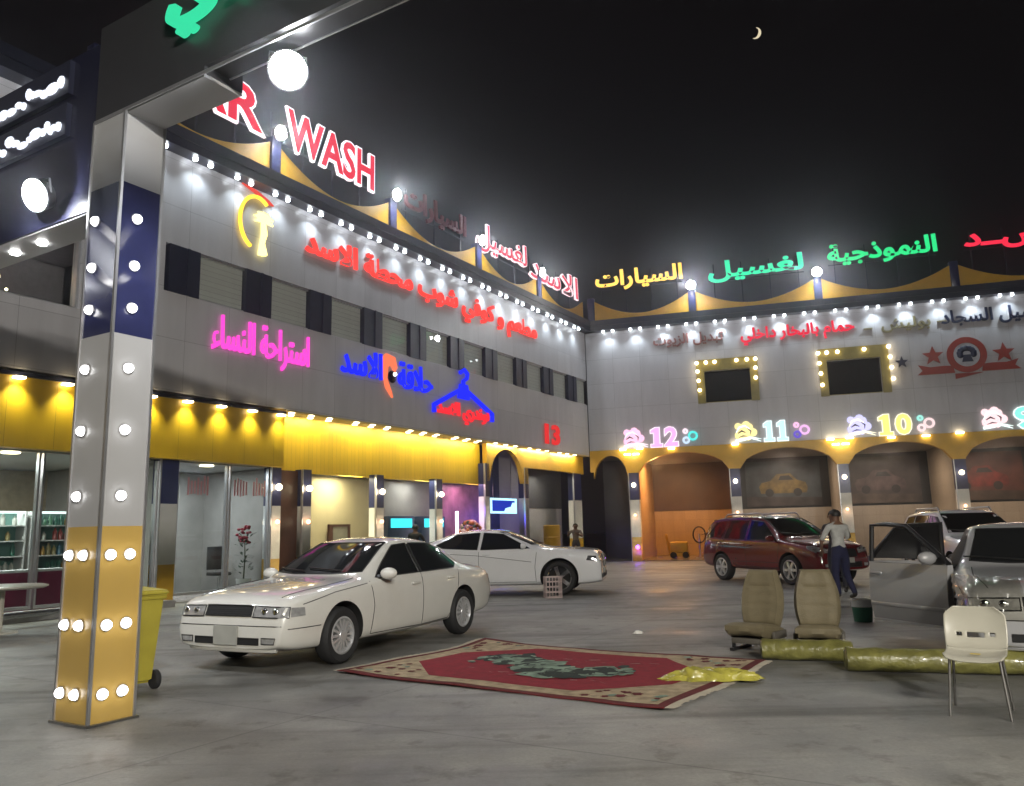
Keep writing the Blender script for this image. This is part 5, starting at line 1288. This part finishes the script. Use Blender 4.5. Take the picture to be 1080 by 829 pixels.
# ================================================================ white chair
wc = mat('white_plastic', (.45, .43, .36), .35, var=.06, scale=5)
ch = thing('chair', 'white plastic shell chair on thin metal legs with holes in its back', 'chair', (3.47, 6.38, 0), R(135 + 12)); ch.scale = (.96, .96, .95)
nu, nv = 36, 70; vs = []; ok = []
for j in range(nv + 1):
    v = j / nv
    for i in range(nu + 1):
        u = 2 * i / nu - 1
        if v < .5: s_ = v / .5; y = .22 - .40 * s_; z = .455 - .02 * math.sin(math.pi * s_) - (.035 * max(0, .12 - s_) / .12); hw = .215
        else: s_ = (v - .5) / .5; y = -.18 - .10 * s_ - .03 * math.sin(math.pi * s_); z = .455 + .345 * s_; hw = .215 + .012 * math.sin(math.pi * s_) - .035 * max(0, s_ - .8) / .2
        k = max(0, 1 - abs(v - .5) / .09)                # rounded crease between seat and back
        y += .035 * k * k; z += .012 * k * k
        if v > .9: hw *= math.sqrt(max(.35, 1 - ((v - .9) / .1) ** 2 * .35))
        if v < .08: hw *= 1 - .12 * (1 - v / .08) ** 2
        up_ = .025 * abs(u) ** 3
        vs.append((u * hw, y + (up_ if v > .5 else 0), z + (up_ if v <= .5 else 0)))
def hole(u, v):
    s_ = (v - .5) / .5
    return v > .5 and ((abs(u) < .27 and .30 < s_ < .39) or (.44 < abs(u) < .62 and .32 < s_ < .40))
fs = [(j * (nu + 1) + i, j * (nu + 1) + i + 1, (j + 1) * (nu + 1) + i + 1, (j + 1) * (nu + 1) + i) for j in range(nv) for i in range(nu) if not hole(2 * (i + .5) / nu - 1, (j + .5) / nv)]
me = bpy.data.meshes.new('shell'); me.from_pydata(vs, [], fs); me.materials.append(wc)
for p in me.polygons: p.use_smooth = True
sh = bpy.data.objects.new('shell', me); COL.objects.link(sh); sh.parent = ch
so = sh.modifiers.new('t', 'SOLIDIFY'); so.thickness = .009; so.offset = 0
legm = mat('leg_metal', (.22, .21, .20), .35, .8, var=.1)
for sx in (-1, 1):
    for (yt, yb, nm) in ((.16, .20, 'leg'), (-.13, -.24, 'leg')):
        MB().tube([(sx * .17, yt, .44), (sx * .205, yb, .0)], .0105, 8).obj(nm, legm, ch)
MB().tube([(-.17, .16, .44), (.17, .16, .44)], .009, 6).tube([(-.17, -.13, .44), (.17, -.13, .44)], .009, 6).tube([(-.17, .16, .44), (-.17, -.13, .44)], .009, 6).tube([(.17, .16, .44), (.17, -.13, .44)], .009, 6).obj('seat_frame', legm, ch)
MB().box(-.035, .035, -.02, .01, .452, .456).obj('sticker', mat('yellow_sticker', (.6, .45, .05), .5), ch)

# ================================================================ bucket, crate, bin
bk = thing('bucket', 'green and white paint bucket on the ground by the silver door', 'bucket', (5.10, 12.30, 0), .3)
MB().lathe([(0, .004), (.125, .004), (.145, .215)], n=24, mi=0).lathe([(.145, .215), (.150, .30), (.157, .305), (.157, .325), (.142, .325), (.12, .01)], n=24, mi=1).obj('pail', [mat('green_label', (.03, .17, .10), .4, var=.2), mat('bucket_white', (.78, .79, .77), .4)], bk)
MB().tube([(.156 * math.cos(a), .02 + .10 * 0, .30 + 0) if False else (.156 * math.cos(a), .156 * math.sin(a) * .35 + .05, .31 - .11 * math.sin(a)) for a in [math.pi * i / 14 for i in range(15)]], .004, 5).obj('handle', W['steel'], bk)
ck = thing('crate', 'small pale pink wire crate by the front wheel of the low white car', 'crate', (.78, 17.9, 0), .2)
m = MB()
for z in (.01, .12, .23, .34, .44): m.tube([(-.17, -.13, z), (.17, -.13, z), (.17, .13, z), (-.17, .13, z)], .010, 5, closed=True)
for i in range(6):
    x = -.17 + .34 * i / 5; m.tube([(x, -.13, 0), (x, -.13, .44)], .008, 5).tube([(x, .13, 0), (x, .13, .44)], .008, 5)
for i in range(1, 4):
    y = -.13 + .26 * i / 4; m.tube([(-.17, y, 0), (-.17, y, .44)], .008, 5).tube([(.17, y, 0), (.17, y, .44)], .008, 5)
m.obj('wire_frame', mat('pale_pink_wire', (.62, .50, .48), .4), ck)
bn_ = thing('wheelie_bin', 'yellow wheeled rubbish bin standing behind the bulb pillar', 'bin', (-3.86, 8.15, 0), LA - R(8)); bn_.scale = (.92, .92, .9)
ybin = mat('yellow_bin_plastic', (.40, .34, .045), .4, var=.12, scale=4)
bm = bmesh.new(); bmesh.ops.create_cube(bm, size=1)
for v in bm.verts:
    k = .22 if v.co.z < 0 else .285
    v.co = (v.co.x * 2 * k, v.co.y * 2 * (k + .03), .08 if v.co.z < 0 else .98)
bmesh.ops.bevel(bm, geom=bm.edges[:], offset=.03, segments=3, affect='EDGES')
MB().bm(bm, 0, True).box(-.30, .30, -.33, .33, .95, .99, bv=.012).box(-.05, .05, -.275, -.262, .35, .85).obj('tub', ybin, bn_)
bm = bmesh.new(); bmesh.ops.create_cube(bm, size=1)
for v in bm.verts: v.co = (v.co.x * .63, v.co.y * .70, 1.02 + v.co.z * .06 + (.025 if v.co.y > 0 and v.co.z > 0 else 0))
bmesh.ops.bevel(bm, geom=bm.edges[:], offset=.02, segments=3, affect='EDGES')
MB().bm(bm, 0, True).obj('lid', ybin, bn_)
MB().tube([(-.2, .36, .96), (-.2, .42, .95), (.2, .42, .95), (.2, .36, .96)], .015, 8).obj('handle', ybin, bn_)
for sx in (-1, 1): MB().lathe([(0, -.03), (.09, -.03), (.10, -.02), (.10, .02), (.09, .03), (0, .03)], (sx * .27, -.20, .10), 'x', 20).obj('wheel', TYRE, bn_)

# ================================================================ things in and before the shops
tb = thing('table', 'round white table outside the lit shop at the left edge', 'table', (-8.35, 13.4, 0))
MB().lathe([(0, .70), (.60, .70), (.66, .725), (.66, .745), (.60, .76), (0, .765)], n=32).obj('tabletop', wc, tb)
MB().lathe([(.28, .0), (.26, .03), (.06, .06), (.045, .12), (.05, .70)], n=18).obj('pedestal', wc, tb)
bar = thing('barrier_rail', 'low dark tube rail on the ground before the lit shop', 'rail', (-8.4, 14.6, 0), R(62))
MB().tube([(-2.2, 0, .22), (1.6, 0, .22)], .06, 10).obj('tube', W['steel'], bar)
for x in (-1.8, 1.2): MB().box(x - .06, x + .06, -.06, .06, 0, .17).obj('foot', W['dark'], bar)
# shelves of the lit shop with its stock
sg_ = mat('shelf_green', (.10, .20, .17), .4, var=.1); shelf_w = W['white']
cols_ = [(.02, .12, .08), (.45, .25, .03), (.35, .28, .12), (.05, .15, .22), (.5, .5, .45), (.30, .05, .04), (.08, .2, .12)]
stock_m = [mat('bottle_plastic', c_, .3, var=.1) for c_ in cols_]
bottle = None; bi = 0
for s0_, s1_, nm in ((-6.6, -4.5, 'tall green backed display shelf nearest the left edge of the lit shop'), (-4.3, -2.0, 'tall green backed display shelf behind the bulb pillar in the lit shop'), (-1.9, -.4, 'narrow green backed display shelf close to the first shop column')):
    t = thing('display_shelf', nm, 'shelf', on(LO, LA, s0_, 2.4, .02), LA)
    w_ = s1_ - s0_
    MB().box(0, w_, .38, .42, 0, 2.1).obj('back_panel', sg_, t)
    MB().box(0, .03, 0, .38, 0, 2.1).box(w_ - .03, w_, 0, .38, 0, 2.1).obj('side_panel', shelf_w, t)
    for z in (.45, .78, 1.11, 1.44, 1.77): MB().box(.03, w_ - .03, 0, .37, z, z + .025).obj('shelf_board', shelf_w, t)
    MB().box(0, w_, .05, .1, 2.05, 2.1).obj('shelf_light', glow('shelf_led', (.85, 1, .95), 2.0), t)
    for z in (.475, .805, 1.135, 1.465, 1.795):
        x = .10
        while x < w_ - .1:
            if random.random() < .86:
                if bottle is None or bi < len(stock_m):
                    bt = MB().lathe([(0, 0), (.045, 0), (.045, .14), (.018, .18), (.018, .21), (0, .21)], n=8).obj('bottle', stock_m[bi % len(stock_m)]); bottle = bottle or []; bottle.append(bt); bi += 1
                else: bt = bottle[int(x * 3 + z * 7) % len(bottle)].copy(); COL.objects.link(bt)
                bt.location = on(LO, LA, s0_ + x, 2.4 + .12, .02 + z); bt.scale = (1.1, 1.1, .8 + .5 * random.random())
                tag(bt, 'small bottle of car care product standing on a lit display shelf', 'bottle', 'bottles on the shop shelves')
            x += .125
ct_ = thing('shop_counter', 'dark red counter inside the lit shop under the shelves', 'counter', on(LO, LA, -6.8, 1.15, .02), LA)
MB().box(0, 6.0, 0, .5, 0, .82).obj('front', W['red_counter'], ct_); MB().box(-.03, 6.03, -.03, .53, .82, .87).obj('worktop', W['white'], ct_)
pt = thing('potted_plant', 'tall pot plant of red flowers behind the office glass', 'plant', on(LO, LA, 2.72, .9, .02), 0)
MB().lathe([(0, 0), (.14, 0), (.19, .38), (.16, .38), (.13, .3)], n=16).obj('pot', W['white'], pt)
lf_ = MB(); rnd = random.Random(8); fl_ = MB()
for i in range(70):
    a = rnd.uniform(0, 6.3); r = rnd.uniform(.02, .26); z = .5 + 1.0 * rnd.random(); x, y = r * math.cos(a), r * math.sin(a); d = Vector((math.cos(a), math.sin(a), rnd.uniform(-.2, .8))).normalized() * .16; w_ = d.cross(Vector((0, 0, 1))).normalized() * .035
    c_ = Vector((x, y, z)); lf_.add([c_, c_ + d * .5 + w_, c_ + d, c_ + d * .5 - w_], [(0, 1, 2, 3)])
for i in range(26): 
    a = rnd.uniform(0, 6.3); r = rnd.uniform(.0, .2); fl_.ball((r * math.cos(a), r * math.sin(a), 1.25 + .45 * rnd.random()), .05, sz=.7, n=6)
MB().tube([(0, 0, .3), (.02, .01, .9), (0, 0, 1.45)], [.02, .015, .008], 6).obj('stem', mat('plant_stem', (.05, .06, .02), .7), pt)
lf_.obj('foliage', mat('plant_leaf', (.03, .06, .025), .5, var=.4), pt); fl_.obj('flower', mat('red_flower', (.30, .02, .04), .6, var=.3), pt)
oc = thing('office_chair', 'black office chair behind the office glass beside the red plant', 'chair', on(LO, LA, 2.6, 1.7, .02), LA + R(160))
MB().box(-.25, .25, -.25, .25, .46, .54, bv=.03).obj('seat', W['dark'], oc); MB().box(-.24, .24, -.30, -.24, .60, 1.2, bv=.025).obj('backrest', W['dark'], oc)
MB().tube([(0, 0, .06), (0, 0, .46)], .03, 8).tube([(0, -.26, .5), (0, -.27, .7)], .025, 6).obj('post', W['steel'], oc)
m = MB()
for i in range(5): a_ = 2 * math.pi * i / 5; m.tube([(0, 0, .08), (.28 * math.cos(a_), .28 * math.sin(a_), .05)], .02, 6).ball((.28 * math.cos(a_), .28 * math.sin(a_), .03), .03, n=6)
m.obj('base', W['dark'], oc)
mr_ = thing('mirror', 'dark framed standing mirror against the cream washroom wall', 'mirror', on(LO, LA, 6.85, 1.48, .02), LA)
MB().box(-.46, -.30, -.02, .06, 0, 1.75).box(.36, .46, -.02, .06, 0, 1.75).box(-.30, .36, -.02, .06, 1.68, 1.75).obj('frame', W['wood'], mr_)
MB().box(-.30, .36, .0, .05, .0, 1.68).obj('mirror_panel', mat('mirror_panel', (.34, .33, .26), .25, .2), mr_)
tl = [glow('teal_screen', (.05, .75, .85), 1.6)]
for s, lb in ((9.55, 'left washing machine showing a teal lit panel beside the yellow baskets'), (11.35, 'right washing machine with teal lit panel behind the person in black')):
    t = thing('washing_machine', lb, 'washing machine', on(LO, LA, s, 1.25, .02), LA)
    MB().box(-.7, .7, 0, .33, 0, 2.0, bv=.03).obj('cabinet', mat('navy_cabinet', (.03, .05, .10), .4), t)
    MB().box(-.55, .55, -.02, -.002, 1.62, 1.92).obj('panel', tl[0], t)
    MB().lathe([(.30, -.002), (.30, -.05), (.22, -.06), (.22, -.02), (0, -.015)], (0, 0, .95), 'y', 24).obj('door', W['steel'], t)
for s, lb in ((8.62, 'left yellow laundry basket under the teal panel'), (9.18, 'right yellow laundry basket next to the person in black')):
    t = thing('laundry_basket', lb, 'basket', on(LO, LA, s, .8, .02), LA)
    MB().lathe([(0, .01), (.18, .0), (.23, 1.15), (.25, 1.16), (.25, 1.20), (.215, 1.20), (.17, .05)], n=18).obj('tub', mat('basket_yellow', (.6, .42, .05), .4, var=.15), t)
    MB().tube([(.25 * math.cos(q), .25 * math.sin(q), 1.19) for q in [2 * math.pi * i / 20 for i in range(20)]], .018, 6, closed=True).obj('rim', W['white'], t)
tl_ = thing('light_tube', 'upright white light tube at the door of the violet shop', 'lamp', on(LO, LA, 11.84, .6, .02), LA)
MB().tube([(0, 0, .9), (0, 0, 2.15)], .05, 8).obj('tube', glow('tube_white', (1, .92, 1), 9), tl_); MB().lathe([(.12, 0), (.12, .03), (.03, .05), (.03, .9)], n=14).obj('stand', W['steel'], tl_)
fw_ = thing('flower_stand', 'stand of orange flowers inside the violet lit shop', 'flowers', on(LO, LA, 12.9, .75, .02), LA)
m = MB(); rnd = random.Random(2)
for i in range(60):
    a = rnd.uniform(0, 6.3); q = rnd.uniform(-.3, 1.5); m.ball((.40 * math.cos(q) * math.cos(a), .40 * math.cos(q) * math.sin(a), 1.45 + .36 * math.sin(q)), .07, rnd.choice((0, 0, 1, 2)), n=6)
m.obj('blossom', [mat('orange_flower', (.5, .14, .03), .6, var=.3), mat('pale_flower', (.55, .35, .28), .6), mat('flower_leaf', (.04, .07, .03), .6)], fw_)
MB().lathe([(.2, 0), (.2, .03), (.05, .06), (.05, 1.1), (.22, 1.2), (.2, 1.22), (0, 1.2)], n=16).obj('pedestal', W['white'], fw_)
yd = thing('drum', 'yellow barrel by the pale wall inside the store opening', 'barrel', on(LO, LA, 19.3, .85, .02), 0)
MB().lathe([(0, 0), (.36, 0), (.37, .02), (.36, .5), (.38, .52), (.36, .54), (.36, 1.1), (.38, 1.12), (.36, 1.14), (.36, 1.62), (.33, 1.64), (0, 1.63)], n=24).obj('barrel', W['yellow_plain'], yd)
pw = thing('pressure_washer', 'yellow pressure washer inside the orange lit bay', 'pressure washer', on(CO, RA, 3.75, 2.2, .03), RA)
MB().box(-.55, .25, -.3, .3, .25, .75, bv=.06).obj('motor_cover', W['yellow_plain'], pw); MB().box(-.6, .3, -.32, .32, .12, .25).tube([(-.58, -.28, .2), (-.72, -.28, 1.1), (-.72, .28, 1.1), (-.58, .28, .2)], .025, 8).obj('frame', W['yellow_plain'], pw)
for x in (-.4, .15): MB().lathe([(0, -.36), (.14, -.36), (.15, -.33), (.15, .33), (.14, .36), (0, .36)], (x, 0, .15), 'y', 18).obj('wheel', TYRE, pw)
hr = thing('hose_reel', 'coiled dark hose on a stand beside the yellow pressure washer', 'hose reel', on(CO, RA, 4.55, 2.0, .03), RA)
m = MB()
for k in range(4): m.tube([(.28 * math.cos(q) - .08 * 0, -.06 + .05 * k, 1.05 + .36 * math.sin(q)) for q in [2 * math.pi * i / 24 for i in range(24)]], .03, 6, closed=True)
m.obj('hose', W['dark'], hr); MB().tube([(0, 0, 0), (0, 0, 1.1)], .04, 8).box(-.2, .2, -.2, .2, 0, .03).obj('stand', W['steel'], hr)
# ================================================================ crescent moon
mn = []
for i in range(15): q = R(-105 + 210 * i / 14); mn.append((math.cos(q), math.sin(q)))
for i in range(1, 14): q = R(105 - 210 * i / 14); mn.append((-.05 + .55 * math.cos(q), math.sin(q) * .86))
cdir = (fw + rt * ((797 - 540) / 850) + up * ((414.5 - 35) / 850)).normalized()
mo = MB().prism([(x * 5.2, z * 5.2) for x, z in mn], -.6, .6).obj('moon', glow('moonlight', (1, .86, .58), .8))
mo.location = Vector((0, 0, 1.43)) + cdir * 900; mo.rotation_euler = (R(25), R(25), -math.atan2(cdir.x, cdir.y)); tag(mo, 'thin warm crescent moon alone high in the dark sky', 'moon')
# ================================================================ night haze: one closed box of thin even air round the yard
hz = MB().box(-70, 70, -60, 90, -1.0, 26).obj('haze', bpy.data.materials.new('haze_air'))
hz['kind'] = 'stuff'
hm_ = hz.data.materials[0]; hm_.use_nodes = True; nt = hm_.node_tree; nt.nodes.remove(nt.nodes['Principled BSDF'])
pv = _n(nt, 'ShaderNodeVolumePrincipled'); pv.inputs['Color'].default_value = (.85, .87, .95, 1); pv.inputs['Density'].default_value = .0023; pv.inputs['Anisotropy'].default_value = .93
nt.links.new(pv.outputs[0], nt.nodes['Material Output'].inputs['Volume'])
